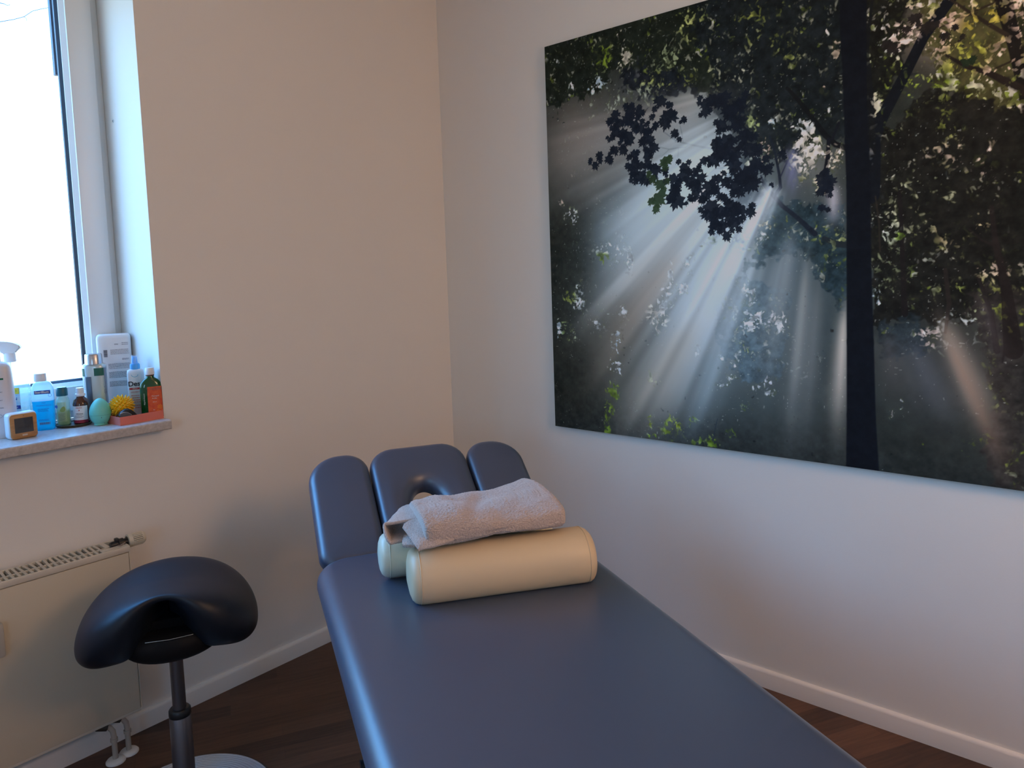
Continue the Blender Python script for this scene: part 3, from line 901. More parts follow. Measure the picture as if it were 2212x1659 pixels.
poly = smoothpoly([(-.050, .296), (-.046, .302), (-.020, .302), (.010, .298), (.030, .288), (.035, .279), (.028, .270), (.014, .268), (.014, .255), (-.014, .255), (-.016, .266), (-.024, .272), (-.036, .278), (-.046, .286)])
prism(bm, poly, -.013, .013, .003); h = obj('spray_head', bm, m_trig, t, 50)
bm = bmesh.new()
poly = smoothpoly([(-.034, .280), (-.026, .276), (-.026, .262), (-.034, .244), (-.042, .238), (-.044, .243), (-.038, .256), (-.036, .268)])
prism(bm, poly, -.008, .008, .002); obj('trigger', bm, m_trig, h, 50)
bm = bmesh.new(); tube(bm, [(0, 0, .235), (.002, 0, .12), (.008, 0, .01)], .002, 8); obj('dip_tube', bm, clear('dip_tube_plastic', (.9, .95, .95), .5), t, 60)

# blue disinfectant bottle
t = thing('disinfectant_bottle', -1.742, .150, SZ, radians(-27), 'flat bottle of bright blue hand disinfectant with a white flip cap', 'bottle')
m_blueliq = clear('blue_liquid', (.10, .88, 1.0), .60, .1, (.0, .60, .86), .6)
m_bluetop = clear('frosted_plastic', (.80, .93, .97), .62, .2, (.74, .88, .95), .55)
S = [(0, .0255, .020, 4), (.005, .0285, .022, 4), (.05, .030, .023, 4), (.098, .0315, .023, 4)]
bm = bmesh.new(); bottle(bm, S); b = obj('filled_body', bm, m_blueliq, t, 60)
S = [(.0982, .0315, .023, 4), (.132, .031, .0225, 4), (.148, .029, .021, 3.4), (.158, .023, .018, 2.8), (.163, .015, .014, 2.2), (.166, .013, .013, 2)]
bm = bmesh.new(); bottle(bm, S); b2 = obj('clear_shoulder', bm, m_bluetop, t, 60)
bm = bmesh.new(); rings(bm, [sec(.0175, .0155, 2.6, 32, -.004, 0, .163), sec(.018, .016, 2.6, 32, -.004, 0, .166), sec(.0175, .0155, 2.8, 32, -.004, 0, .186), sec(.0165, .0145, 2.8, 32, -.004, 0, .189)])
obj('flip_cap', bm, m_whitepl, t, 50)
bx('name_bar', (-.020, .026, -.0240, -.0232, .122, .134), m_inkblue, b2)
text('label_text', 'Sterillium', .0105, (.002, -.0243, .1282), m_wpaper, b2, bold=.0002)
m_cyaninks = mat('ink_navy', (.01, .05, .25), .5)
text('label_text', 'med', .006, (.004, -.0236, .093), m_cyaninks, b)
text('label_text', 'Händedesinfektion', .0058, (.004, -.0236, .084), m_cyaninks, b)
lines('small_print', -.014, .022, [.072, .068, .064, .036, .032], .0014, -.0234, m_cyaninks, b)
bm = bmesh.new(); x = -.012; rr = random.Random(5)
while x < .018:
    w_ = .0006 + rr.random() * .0016; box(bm, x, x + w_, -.0238, -.0234, .020, .028); x += w_ + .0008
obj('barcode', bm, m_ink, b)
bm = bmesh.new()
tube(bm, [(.024 + .0045 * cos(2 * pi * i / 16), -.0236, .117 + .0050 * sin(2 * pi * i / 16)) for i in range(18)], .0005, 5, False)
obj('printed_seal', bm, m_inkblue, b2)

# alarm clock
t = thing('alarm_clock', -1.834, .064, SZ, radians(4), 'small white alarm clock with a bamboo front showing 11:03', 'clock')
bm = bmesh.new(); box(bm, -.041, .041, -.018, .024, 0, .083, .011, 4); b = obj('case', bm, mat('clock_white', (.66, .74, .80), .35), t, 40)
m_bam = noise_col(mat('bamboo', rough=.45), (.36, .17, .06), (.52, .28, .11), 8, 5, .6, (3, 1, 40), pos=(.3, .7))
bm = bmesh.new(); rings(bm, [[Vector((x, y_, z)) for x, z in rrect(-.0375, .0375, .0015, .0785, (.010,) * 4, d_, 8)] for y_, d_ in ((-.0165, 0), (-.0195, 0), (-.0202, .001))])
f = obj('bamboo_front', bm, m_bam, t, 40)
s_ = bx('lcd_screen', (-.0255, .0265, -.0208, -.0200, .019, .066), mat('lcd_dark', (.050, .047, .045), .25), f)
m_lcd = mat('lcd_digits', (.022, .020, .022), .4)
SEG = {'0': 'abcdef', '1': 'bc', '3': 'abgcd'}
bm = bmesh.new()
def digit(bm, ch, x, z, w_, h, t_):
    R = dict(a=(x, x + w_, z + h - t_, z + h), g=(x, x + w_, z + h / 2 - t_ / 2, z + h / 2 + t_ / 2), d=(x, x + w_, z, z + t_),
             f=(x, x + t_, z + h / 2, z + h), e=(x, x + t_, z, z + h / 2), b=(x + w_ - t_, x + w_, z + h / 2, z + h), c=(x + w_ - t_, x + w_, z, z + h / 2))
    for s in SEG[ch]:
        q = R[s]; box(bm, q[0], q[1], -.0211, -.0208, q[2], q[3])
for ch, x in zip('1103', (-.0235, -.0115, .0030, .0145)): digit(bm, ch, x, .046, .0085, .017, .0019)
for z in (.0515, .0575): box(bm, -.0005, .0010, -.0211, -.0208, z, z + .0018)
obj('time_digits', bm, m_lcd, s_)
lines('small_digits', -.018, .022, [.036, .031], .003, -.0208, m_lcd, s_, .1)
bx('maker_plate', (-.006, .008, -.0208, -.0202, .009, .014), mat('silver_print', (.6, .5, .42), .4), f)
lt('light_sensor', [(0, 0), (.0014, 0), (.0014, .0006), (0, .0006)], m_ink, f, 10, M=Matrix.Translation((.001, -.0200, .0725)) @ Matrix.Rotation(pi / 2, 4, 'X'))
bm = bmesh.new()
for k in range(3):
    lathe(bm, [(0, 0), (.0016, 0), (.0016, .0005), (0, .0005)], 8, M=Matrix.Translation((-.039, -.006 + .008 * k, .026 + (.002 if k == 1 else 0))) @ Matrix.Rotation(-pi / 2, 4, 'Y'))
obj('side_buttons', bm, mat('button_grey', (.2, .22, .3), .5), b)

# dark coaster
t = lt('coaster', [(0, 0), (.046, 0), (.053, .003), (.056, .009), (.0535, .0095), (.050, .005), (0, .005)], mat('dark_olive_wood', (.06, .055, .03), .4), None, 48)
t.location = (-1.659, .140, SZ); tag(t, 'dark round coaster under the two small bottles', 'coaster')
CZ = SZ + .0055
# small clear bottle with teal cap
t = thing('oil_bottle', -1.683, .158, CZ, radians(-30), 'small clear oil bottle with a dark teal cap on the coaster', 'bottle', 'small bottles on the coaster')
S = [(0, .0175, .0155, 3), (.003, .020, .0175, 3), (.075, .020, .0175, 3), (.088, .0185, .0165, 2.6), (.098, .013, .012, 2.2), (.103, .012, .012, 2)]
bm = bmesh.new(); bottle(bm, S, 36); b = obj('body', bm, clear('oil_bottle_glass', (.80, .88, .80), .45, .06, (.62, .70, .60)), t, 60)
bm = bmesh.new(); bottle(bm, [(.004, .0175, .015, 3), (.05, .0175, .015, 3)], 32); obj('oil', bm, clear('yellow_oil', (.85, .82, .45), .45, .1, (.62, .58, .28)), t, 60)
lt('cap', [(0, .099), (.0172, .099), (.0175, .102), (.0172, .122), (.014, .128), (0, .129)], mat('teal_cap', (.010, .10, .13), .35), t, 28)
patch('paper_label', S, .012, .078, -122, -58, clear('oil_label', (.8, .82, .6), .65, .3, (.62, .66, .48)), b)
bm = bmesh.new(); box(bm, -.006, .006, -.0190, -.0186, .045, .058, 0, M=Matrix.Translation((0, 0, 0)) @ Matrix.Rotation(.5, 4, 'Y')); 
bm.free()
bm = bmesh.new(); prism(bm, smoothpoly([(-.008, .048), (-.002, .060), (.008, .066), (.012, .052), (.004, .044)]), -.0186, -.0182)
obj('leaf_print', bm, mat('leaf_green', (.28, .36, .10), .5), b)
lines('small_print', -.010, .010, [.038, .033, .028, .022, .018], .0012, -.0183, m_ink, b)
lt('round_sticker', [(0, 0), (.006, 0), (.006, .0004), (0, .0004)], m_inkblue, b, 20, M=Matrix.Translation((-.0165, -.0125, .064)) @ Matrix.Rotation(pi / 2, 4, 'X') @ Matrix.Rotation(-.8, 4, 'Y'))
# brown dropper bottle
t = thing('dropper_bottle', -1.637, .128, CZ, radians(-34), 'brown glass dropper bottle with a white cap on the coaster', 'bottle', 'small bottles on the coaster')
S = [(0, .023, .023, 2), (.003, .025, .025, 2), (.068, .025, .025, 2), (.080, .022, .022, 2), (.089, .013, .013, 2), (.094, .0115, .0115, 2), (.098, .0115, .0115, 2)]
bm = bmesh.new(); bottle(bm, S, 36); b = obj('body', bm, mat('brown_glass', (.085, .020, .008), .12, coat=.4, trans=.25), t, 60)
lt('cap', [(0, .094), (.0150, .094), (.0155, .097), (.0150, .102), (.0118, .103), (.0125, .107), (.0118, .122), (0, .123)], m_whitepl, t, 28)
patch('paper_label', S, .014, .062, -150, -30, m_wpaper, b, na=24)
patch('red_band', S, .004, .0145, -150, -30, mat('wine_red', (.28, .02, .05), .5), b, na=24)
text('label_text', 'WELEDA', .005, (0, -.0262, .056), m_red, b)
text('label_text', 'Olivenöl', .0062, (0, -.0262, .036), m_ink, b)
lines('small_print', -.014, .014, [.029, .0255, .022], .0011, -.0253, m_ink, b)
bm = bmesh.new(); prism(bm, smoothpoly([(-.002, .048), (0, .051), (.002, .048), (0, .045)], 1), -.0262, -.0256); obj('printed_emblem', bm, m_red, b)

# mint egg timer
t = thing('egg_timer', -1.600, .066, SZ, radians(-15), 'mint green egg-shaped kitchen timer in front of the coaster', 'timer')
m_mint = mat('mint_plastic', (.16, .56, .46), .42, sub=.05)
def egg(z):  # z in 0..1
    return .0335 * (sin(pi * min(max(z, .0), 1)) ** .5) * (1.0 + .16 * (.5 - z))
zz = [.035 + .965 * (1 - cos(pi * k / 30)) / 2 for k in range(31)]
H = .091
low = [(0, .0), (.019, .0), (.022, .0015)] + [(egg(z), (z - .035) * H / .965) for z in zz if .08 < z < .40] + [(egg(.40), .0355)]
lt('lower_half', low + [(0, .0355)], m_mint, t, 48)
up = [(0, .0360)] + [(egg(.41), .0362)] + [(egg(z), (z - .035) * H / .965) for z in zz if .42 < z < .999] + [(0, H)]
lt('upper_half', up, m_mint, t, 48)
lt('seam', [(0, .0350), (egg(.4) - .0008, .0350), (egg(.4) - .0008, .0365), (0, .0365)], mat('seam_dark', (.03, .12, .10), .6), t, 48)
bm = bmesh.new(); prism(bm, [(-.0015, .0275), (.0015, .0275), (0, .0315)], -.0352, -.0335); prism(bm, [(.008, .006), (.0095, .006), (.009, .011)], -.0280, -.0235); prism(bm, [(.018, .006), (.020, .006), (.020, .0075)], -.0230, -.0175)
obj('scale_marks', bm, m_ink, t)

# coral tray
TX_, TY_ = -1.572, -.022
t = thing('tray', TX_, TY_, SZ, radians(4), 'open coral cardboard tray at the right end of the sill', 'tray')
m_coral = mat('coral_card', (.66, .175, .13), .5)
LX, LY, LZ = .150, .120, .0285
bm = bmesh.new(); q = .002
box(bm, 0, LX, 0, LY, 0, q); box(bm, 0, LX, 0, q, q, LZ); box(bm, 0, LX, LY - q, LY, q, LZ); box(bm, 0, q, q, LY - q, q, LZ); box(bm, LX - q, LX, q, LY - q, q, LZ)
obj('tray_box', bm, m_coral, t)
TZ_ = SZ + .0025
# spiky ball
def spiky():
    t = thing('massage_ball', -1.535, .052, TZ_ + .052, 0, 'yellow spiky massage ball lying in the coral tray', 'ball')
    R = .0300
    mm = mat('yellow_rubber', (.80, .46, .008), .35, sub=.1)
    bm = bmesh.new(); bmesh.ops.create_icosphere(bm, subdivisions=4, radius=R); 
    N = 130
    for i in range(N):
        z = 1 - 2 * (i + .5) / N; a = i * 2.399963; r = sqrt(1 - z * z)
        d = Vector((r * cos(a), r * sin(a), z))
        q = d.to_track_quat('Z', 'Y').to_matrix().to_4x4()
        lathe(bm, [(.0046, R - .0012), (.0034, R + .003), (.0022, R + .008), (.0011, R + .0115), (0.0002, R + .0122)], 8, M=q)
    o = obj('spiked_shell', bm, mm, t, 60)
    o.data.name = 'spiked_shell'
spiky()
# black comb case with silver rim
t = thing('mirror_case', -1.543, .006, TZ_ + .001, radians(3), 'black open case with a silver rim under the yellow ball', 'case')
bm = bmesh.new()
rs = []
for k in range(9):
    a = pi * k / 8
    rs.append([Vector((-.024 + .066 * (k / 8), y, .004 + .045 * sin(min(pi, a * .75 + .62)) ** .9 * (1 - (v) ** 2 * .35))) for v, y in ((-1, -.016), (-.5, -.013), (0, -.004), (.5, .010), (1, .022))] )
top = [[bm.verts.new(p) for p in r] for r in rs]
bot = [[bm.verts.new(Vector((p.x, p.y, max(p.z - .003, .0)))) for p in r] for r in rs]
for A_, B_ in ((top, 1), (bot, -1)):
    for i in range(8):
        for j in range(4):
            f = (A_[i][j], A_[i + 1][j], A_[i + 1][j + 1], A_[i][j + 1]); bm.faces.new(f if B_ > 0 else f[::-1])
for j in (0, 4):
    for i in range(8): bm.faces.new((top[i][j], top[i + 1][j], bot[i + 1][j], bot[i][j]))
for i in (0, 8):
    for j in range(4): bm.faces.new((top[i][j], top[i][j + 1], bot[i][j + 1], bot[i][j]))
s_ = obj('black_shell', bm, m_black, t, 60)
bm = bmesh.new(); tube(bm, [(-.024, -.0175, .036), (-.012, -.0178, .039), (-.001, -.0178, .037), (.010, -.0176, .029), (.020, -.0175, .014)], .0013, 8); obj('silver_rim', bm, m_silver, t, 60)
bm = bmesh.new(); prism(bm, [(-.024, .003), (-.024, .035), (-.012, .038), (-.001, .036), (.010, .028), (.019, .013), (.022, .004)], -.0172, -.0160); obj('grey_panel', bm, mat('smoked_grey', (.10, .11, .13), .3), t)

# large white upside-down dispenser bottle
t = thing('dispenser_bottle', -1.476, .236, SZ, radians(-22), 'tall white flat bottle with upside-down print leaning in the window corner', 'bottle')
S = [(0, .050, .020, 4.5), (.004, .054, .023, 4.5), (.28, .056, .024, 4.5), (.290, .054, .0225, 4.5), (.296, .048, .018, 4)]
bm = bmesh.new(); bottle(bm, S, 48); b = obj('body', bm, mat('matt_white_plastic', (.74, .73, .72), .45), t, 60)
rn = random.Random(9)
zs = [.262, .256, .238, .233, .228, .223, .205, .201, .187, .183, .179, .175, .170, .157, .153, .149, .145, .141, .137, .122, .118, .114, .110, .106]
for z in zs[:2]: lines('small_print', .026, .047, [z], .0017, -.0242, m_ink, b, .05)
bm = bmesh.new()
for z in zs[2:]:
    x = -.012 if z > .215 else (-.022 if z < .195 else .024)
    while x < .046:
        w_ = .002 + rn.random() * .006; box(bm, x, min(x + w_, .047), -.0245, -.0241, z, z + .0013); x += w_ + .0012
obj('small_print', bm, m_ink, b)
bm = bmesh.new(); z = .214
while z < .240: h_ = .0005 + rn.random() * .0012; box(bm, -.034, -.022, -.0245, -.0241, z, z + h_); z += h_ + .0007
obj('barcode', bm, m_ink, b)
text('label_text', 'PAO', .006, (.008, -.0244, .259), m_ink, b, rot=(pi / 2, pi, 0))
# silver and green tube
t = thing('shampoo_bottle', -1.573, .165, SZ, radians(-34), 'silver-grey bottle with dark green squares and a silver cap', 'bottle')
S = [(0, .033, .024, 2.6), (.005, .0355, .026, 2.6), (.19, .0375, .027, 2.6), (.197, .036, .026, 2.6), (.202, .030, .023, 2.4)]
m_sil = mat('grey_pearl_plastic', (.50, .60, .62), .25, .25, coat=.4)
bm = bmesh.new(); bottle(bm, S, 48); b = obj('body', bm, m_sil, t, 60)
lt('cap', [(0, .200), (.0285, .200), (.0270, .232), (.0250, .236), (0, .238)], m_silver, t, 36)
m_dg = mat('bottle_green', (.015, .12, .09), .35)
patch('green_square', S, .160, .187, -86, -32, m_dg, b)
patch('green_square', S, .160, .187, -172, -128, m_dg, b)
patch('grey_stripe', S, .01, .158, -122, -94, mat('stripe_grey', (.13, .16, .20), .3, .4), b)
patch('pale_panel', S, .06, .160, -172, -126, m_wpaper, b)
patch('grey_back_panel', S, .01, .187, -30, -4, mat('panel_grey', (.20, .24, .30), .4), b)
text('label_text', 'SEBAMED', .012, (.0335, -.0145, .120), m_ink, b, rot=(pi / 2, pi / 2, radians(52)), align='CENTER')
lines('small_print', -.0335, -.026, [.15, .146, .142, .138, .134, .13, .126, .122, .118, .114], .001, -.0215, m_ink, b)

# pump spray with blue cap
t = thing('pump_spray', -1.459, .108, TZ_, radians(-24), 'white pump spray bottle with a light blue nozzle in the tray', 'bottle')
S = [(0, .024, .018, 3), (.004, .0275, .019, 3), (.155, .0275, .019, 3), (.166, .026, .018, 2.6), (.170, .018, .015, 2.2)]
bm = bmesh.new(); bottle(bm, S, 40); b = obj('body', bm, mat('pale_blue_white_plastic', (.66, .74, .80), .35), t, 60)
m_cap = mat('sky_blue_plastic', (.07, .38, .80), .3, sub=.1)
lt('collar', [(0, .169), (.0165, .169), (.0165, .184), (.0145, .189), (0, .189)], m_cap, t, 28)
lt('nozzle', [(0, .188), (.0105, .188), (.0080, .210), (.0070, .214), (0, .2145)], m_cap, t, 24)
lt('clear_cap', [(.0120, .189), (.0105, .216), (.009, .219), (0, .2195)], clear('clear_cap_plastic', (.93, .96, 1), .18), t, 24)
text('label_text', 'Desco', .024, (.006, -.0196, .118), mat('ink_black', (.012, .012, .025), .5), b, bold=.0005)
bx('red_bar', (-.022, .022, -.0200, -.0192, .098, .1045), m_red, b)
text('label_text', 'SPRAY', .0058, (-.004, -.0202, .1012), m_wpaper, b)
text('label_text', 'DESINFEKTION', .0055, (0, -.0196, .089), m_red, b)
lines('small_print', -.018, .020, [.076, .068, .060, .052, .040, .032], .0016, -.0194, m_red, b)
bm = bmesh.new()
tube(bm, [(-.002 + .010 * cos(a / 10) * 1.0, -.0193, .150 + .007 * sin(a / 10)) for a in range(30, 66)], .0008, 5, False)
obj('swirl_print', bm, mat('ink_aqua', (.05, .40, .60), .5), b)

# green glass bottle
t = thing('massage_oil_bottle', -1.446, .020, TZ_, radians(-20), 'dark green glass bottle with an orange label and white cap', 'bottle')
S = [(0, .033, .0155, 3.4), (.003, .0355, .0175, 3.4), (.108, .0355, .0175, 3.2), (.124, .033, .0165, 2.8), (.136, .024, .0145, 2.4), (.143, .0135, .0125, 2), (.152, .0115, .0115, 2), (.158, .0115, .0115, 2)]
bm = bmesh.new(); bottle(bm, S, 48)
gg = mat('green_glass', (.006, .10, .025), .10, spec=.6, trans=.35, coat=.3)
b = obj('body', bm, gg, t, 60)
bm = bmesh.new(); bottle(bm, [(.004, .032, .014, 3.2), (.100, .032, .014, 3.2), (.104, .030, .013, 3)], 32); obj('oil', bm, mat('dark_oil', (.006, .02, .008), .3), t, 60)
lt('cap', [(0, .154), (.0145, .154), (.0155, .158), (.0145, .176), (.0135, .178), (0, .179)], m_whitepl, t, 24)
lt('neck_ring', [(.0113, .150), (.0138, .150), (.0138, .154), (.0113, .154)], mat('brown_ring', (.10, .03, .02), .4), t, 24)
m_or = noise_col(mat('orange_label', rough=.45), (.62, .065, .025), (.72, .13, .035), 60, 3, .6)
patch('orange_label', S, .010, .112, -101, -30, m_or, b, na=26)
S2 = [(0, .0357, .0177, 3.4), (.12, .0357, .0177, 3.4)]
text('label_text', 'WELEDA', .0100, (.014, -.0192, .104), mat('label_grey', (.22, .17, .15), .5), b, sx_=.95)
text('label_text', 'Massageöl', .0058, (.0115, -.0192, .079), m_wpaper, b)
text('label_text', 'Arnika', .0058, (.0085, -.0192, .071), m_wpaper, b)
text('label_text', '200 ml', .0045, (.0080, -.0192, .058), m_wpaper, b)
text('label_text', 'Bio', .0045, (.0050, -.0192, .030), m_wpaper, b)
text('vertical_print', 'Pflegendes Körperöl', .0048, (-.0235, -.0180, .070), m_wpaper, b, rot=(pi / 2, -pi / 2, radians(-12)))
bm = bmesh.new(); rn = random.Random(3)
for fx, fz in ((.018, .022), (.024, .040), (.010, .014)):
    for k in range(9):
        a = 2 * pi * k / 9
        prism(bm, [(fx, fz), (fx + .008 * cos(a - .15), fz + .008 * sin(a - .15)), (fx + .009 * cos(a), fz + .009 * sin(a)), (fx + .008 * cos(a + .15), fz + .008 * sin(a + .15))], -.0190, -.0187)
obj('printed_flowers', bm, mat('amber_print', (.85, .30, .03), .5), b)
# ------------------------------------------------------------------ the forest print
PRINT_LIGHT = .46
SUN = (1.1404, 1.3109)
BLOBS = [(0.6773,0.8392,0.4437,0.355,0,(92,108,118),0.65),(0.5611,0.7774,0.2235,0.1862,0,(168,188,198),0.9),(0.7566,0.5654,0.1313,0.2275,0,(172,192,202),0.9),(0.6814,1.1409,0.1925,0.14,0,(140,156,166),0.75),(0.6235,1.0307,0.216,0.108,0,(128,144,156),0.6),(0.2556,1.2193,0.1823,0.081,0,(110,112,114),0.55),(0.5715,0.2271,0.2076,0.1888,0,(132,134,126),0.65),(0.3855,1.1827,0.3294,0.1744,0,(95,100,100),0.55),(0.1163,1.2018,0.1913,0.255,0,(104,98,92),0.6),(0.7825,0.4641,0.4518,0.278,0,(84,98,104),0.55),(0.472,0.3483,0.351,0.273,0,(88,88,80),0.45),(0.8507,0.1633,0.3425,0.1884,0,(58,72,76),0.4),(1.0815,0.5951,0.186,0.279,0,(70,86,94),0.5),(1.42,0.3336,0.1788,0.1788,0,(62,66,66),0.5),(1.5901,0.3989,0.1389,0.1894,0,(62,60,58),0.45),(1.1115,0.9903,0.09,0.09,0,(130,132,128),0.4),(1.4814,1.3467,0.1238,0.099,0,(140,126,116),0.75),(1.5875,1.2068,0.1069,0.1306,0,(110,100,90),0.5),(1.6749,0.6662,0.06,0.06,0,(120,110,105),0.55),(0.4731,1.3955,0.0931,0.0466,0,(105,108,120),0.5),(0.6833,1.2812,0.1042,0.0382,0,(150,160,158),0.7),(0.6782,0.9068,0.1597,0.1597,0,(160,180,192),0.8),(0.7849,0.6991,0.1035,0.1035,0,(150,170,182),0.6),(0.4779,0.6387,0.154,0.1155,0,(150,158,156),0.6)]
BEAMS = [(0.7196,1.2748,-0.006,1.2031,0.0329,0.0903,(128,124,120),0.6,1),(0.7549,1.2281,-0.0119,1.0442,0.0445,0.1068,(140,140,138),0.6,1),(0.7179,1.1357,-0.0159,0.9366,0.029,0.0859,(104,106,104),0.5,1),(0.7893,1.1418,0.4441,0.9979,0.1012,0.1016,(160,180,190),0.7,1),(0.8575,1.0681,0.4165,0.6945,0.1572,0.234,(158,178,188),0.6,1),(0.8062,1.0909,0.2651,0.7558,0.0804,0.1386,(168,188,198),0.9,1),(0.8053,0.9938,0.328,0.6045,0.1134,0.1604,(178,200,212),1.0,1),(0.7512,0.9005,0.1157,0.4505,0.0538,0.105,(150,158,158),0.7,1),(0.6381,0.739,0.1838,0.3353,0.0566,0.1135,(142,130,116),0.65,1),(0.5587,0.637,0.154,0.1366,0.0495,0.095,(112,102,90),0.55,1),(0.8552,0.7618,0.553,0.316,0.0925,0.1596,(176,196,208),1.0,1),(0.8201,0.6978,0.4243,0.0851,0.0694,0.144,(160,172,176),0.75,1),(0.6721,0.4619,0.3121,-0.023,0.0565,0.126,(140,134,120),0.6,1),(0.8542,0.6309,0.6682,0.1813,0.0527,0.0882,(140,156,164),0.5,1),(0.7818,0.3963,0.6273,0.0163,0.0294,0.0765,(120,140,148),0.5,1),(0.9397,0.8844,0.8377,0.7218,0.0384,0.0405,(178,196,210),0.95,1),(0.9755,0.944,0.923,0.8381,0.0343,0.039,(178,194,206),0.9,1),(1.0384,0.7831,0.9538,0.3701,0.026,0.0511,(150,166,176),0.7,1),(1.0194,0.6904,0.919,0.0863,0.0227,0.0688,(120,128,128),0.5,1),(1.0892,0.6878,1.0261,0.0498,0.0181,0.0507,(132,136,134),0.6,1),(1.127,0.6252,1.0816,0.057,0.0144,0.0416,(104,108,108),0.5,1),(1.2078,0.5333,1.1819,0.0856,0.0159,0.0399,(165,160,150),0.75,1),(1.1704,0.9242,1.1708,0.79,0.0211,0.0283,(150,150,160),0.7,1),(1.4872,0.4925,1.6292,0.1415,0.022,0.0515,(150,138,126),0.75,1),(1.5065,0.4231,1.6591,0.0631,0.0125,0.03,(128,104,88),0.5,1),(1.3996,0.4336,1.5103,0.1552,0.036,0.0636,(92,98,108),0.55,1),(1.3335,0.4461,1.3554,0.2411,0.0269,0.0437,(84,82,82),0.5,1),(1.0357,1.0603,1.0385,0.9068,0.022,0.0242,(92,98,125),0.95,1),(1.5873,0.5618,1.6424,0.3474,0.015,0.0297,(80,76,78),0.4,1)]
POLYS = [([(-0.0123,1.6979),(0.7943,1.6496),(0.7909,1.3024),(0.7374,1.2603),(0.6839,1.3222),(0.5707,1.3178),(0.4735,1.4127),(0.3496,1.4546),(0.2372,1.3591),(0.1228,1.3978),(0.0612,1.352),(-0.0227,1.4238)],(28,33,28),0.02,0.13),([(0.2856,1.4943),(0.4536,1.4338),(0.5723,1.4101),(0.7021,1.3188),(0.6833,1.2812),(0.5708,1.3262),(0.4916,1.3147),(0.3492,1.4371)],(26,30,36),0.03,0.08),([(0.7069,1.6892),(1.224,1.5756),(1.2266,1.0638),(1.17,1.0277),(1.1262,1.0929),(1.0663,1.0563),(1.0201,1.0471),(0.9886,1.0203),(0.9406,1.073),(0.874,1.0023),(0.9233,0.8858),(0.8558,0.843),(0.7886,1.0771),(0.8068,1.1553),(0.7373,1.2473),(0.7565,1.3732),(0.6859,1.4688)],(26,31,34),0.025,0.11),([(0.8575,1.0681),(0.9404,1.0418),(0.9561,0.9145),(0.9232,0.8699),(0.8557,0.8268),(0.8044,0.896),(0.7875,0.963)],(32,40,48),0.03,0.15),([(1.2377,1.5718),(1.4188,1.5209),(1.3832,1.3698),(1.3715,1.2774),(1.3342,1.1326),(1.2817,1.0275),(1.2405,1.0619)],(25,26,24),0.03,0.2),([(1.4476,1.1678),(1.5881,1.1682),(1.7601,1.0869),(1.7718,0.5865),(1.5887,0.4806),(1.431,0.4916),(1.2858,0.4447),(1.2828,0.8695),(1.3087,1.0098),(1.3855,1.1516)],(27,27,25),0.03,0.12),([(1.4188,1.5209),(1.7521,1.4272),(1.7612,1.0376),(1.589,1.1164),(1.4838,1.1745),(1.4212,1.3208)],(58,58,38),0.05,0.4),([(0.956,0.883),(1.0198,0.8931),(1.1266,0.8534),(1.2134,0.8758),(1.2154,0.4427),(1.1568,0.5637),(1.0815,0.6881),(1.0194,0.7218),(0.9388,0.6934),(0.8543,0.6473),(0.9228,0.7902)],(36,50,56),0.03,0.1),([(-0.0023,0.9649),(0.1326,0.9725),(0.2414,0.7192),(0.1398,0.451),(0.2256,0.1624),(0.3116,-0.0425),(-0.0297,-0.1283)],(32,34,30),0.04,0.03),([(0.7842,0.6323),(1.0192,0.5959),(1.0025,0.3078),(0.8858,0.2338),(0.7815,0.3623),(0.7292,0.5655)],(60,76,84),0.04,0.12),([(-0.0228,0.0594),(0.6673,0.1104),(1.2602,0.0801),(1.7836,0.0818),(1.7873,-0.0769),(-0.0312,-0.1703)],(38,42,42),0.05,0.02),([(1.3128,0.4897),(1.4308,0.5058),(1.4448,0.3923),(1.3543,0.3589),(1.3,0.3858)],(36,44,48),0.03,0.05),([(1.5405,0.562),(1.7712,0.6119),(1.7863,-0.0371),(1.5842,0.0518),(1.6269,0.2647)],(44,42,40),0.05,0.08)]
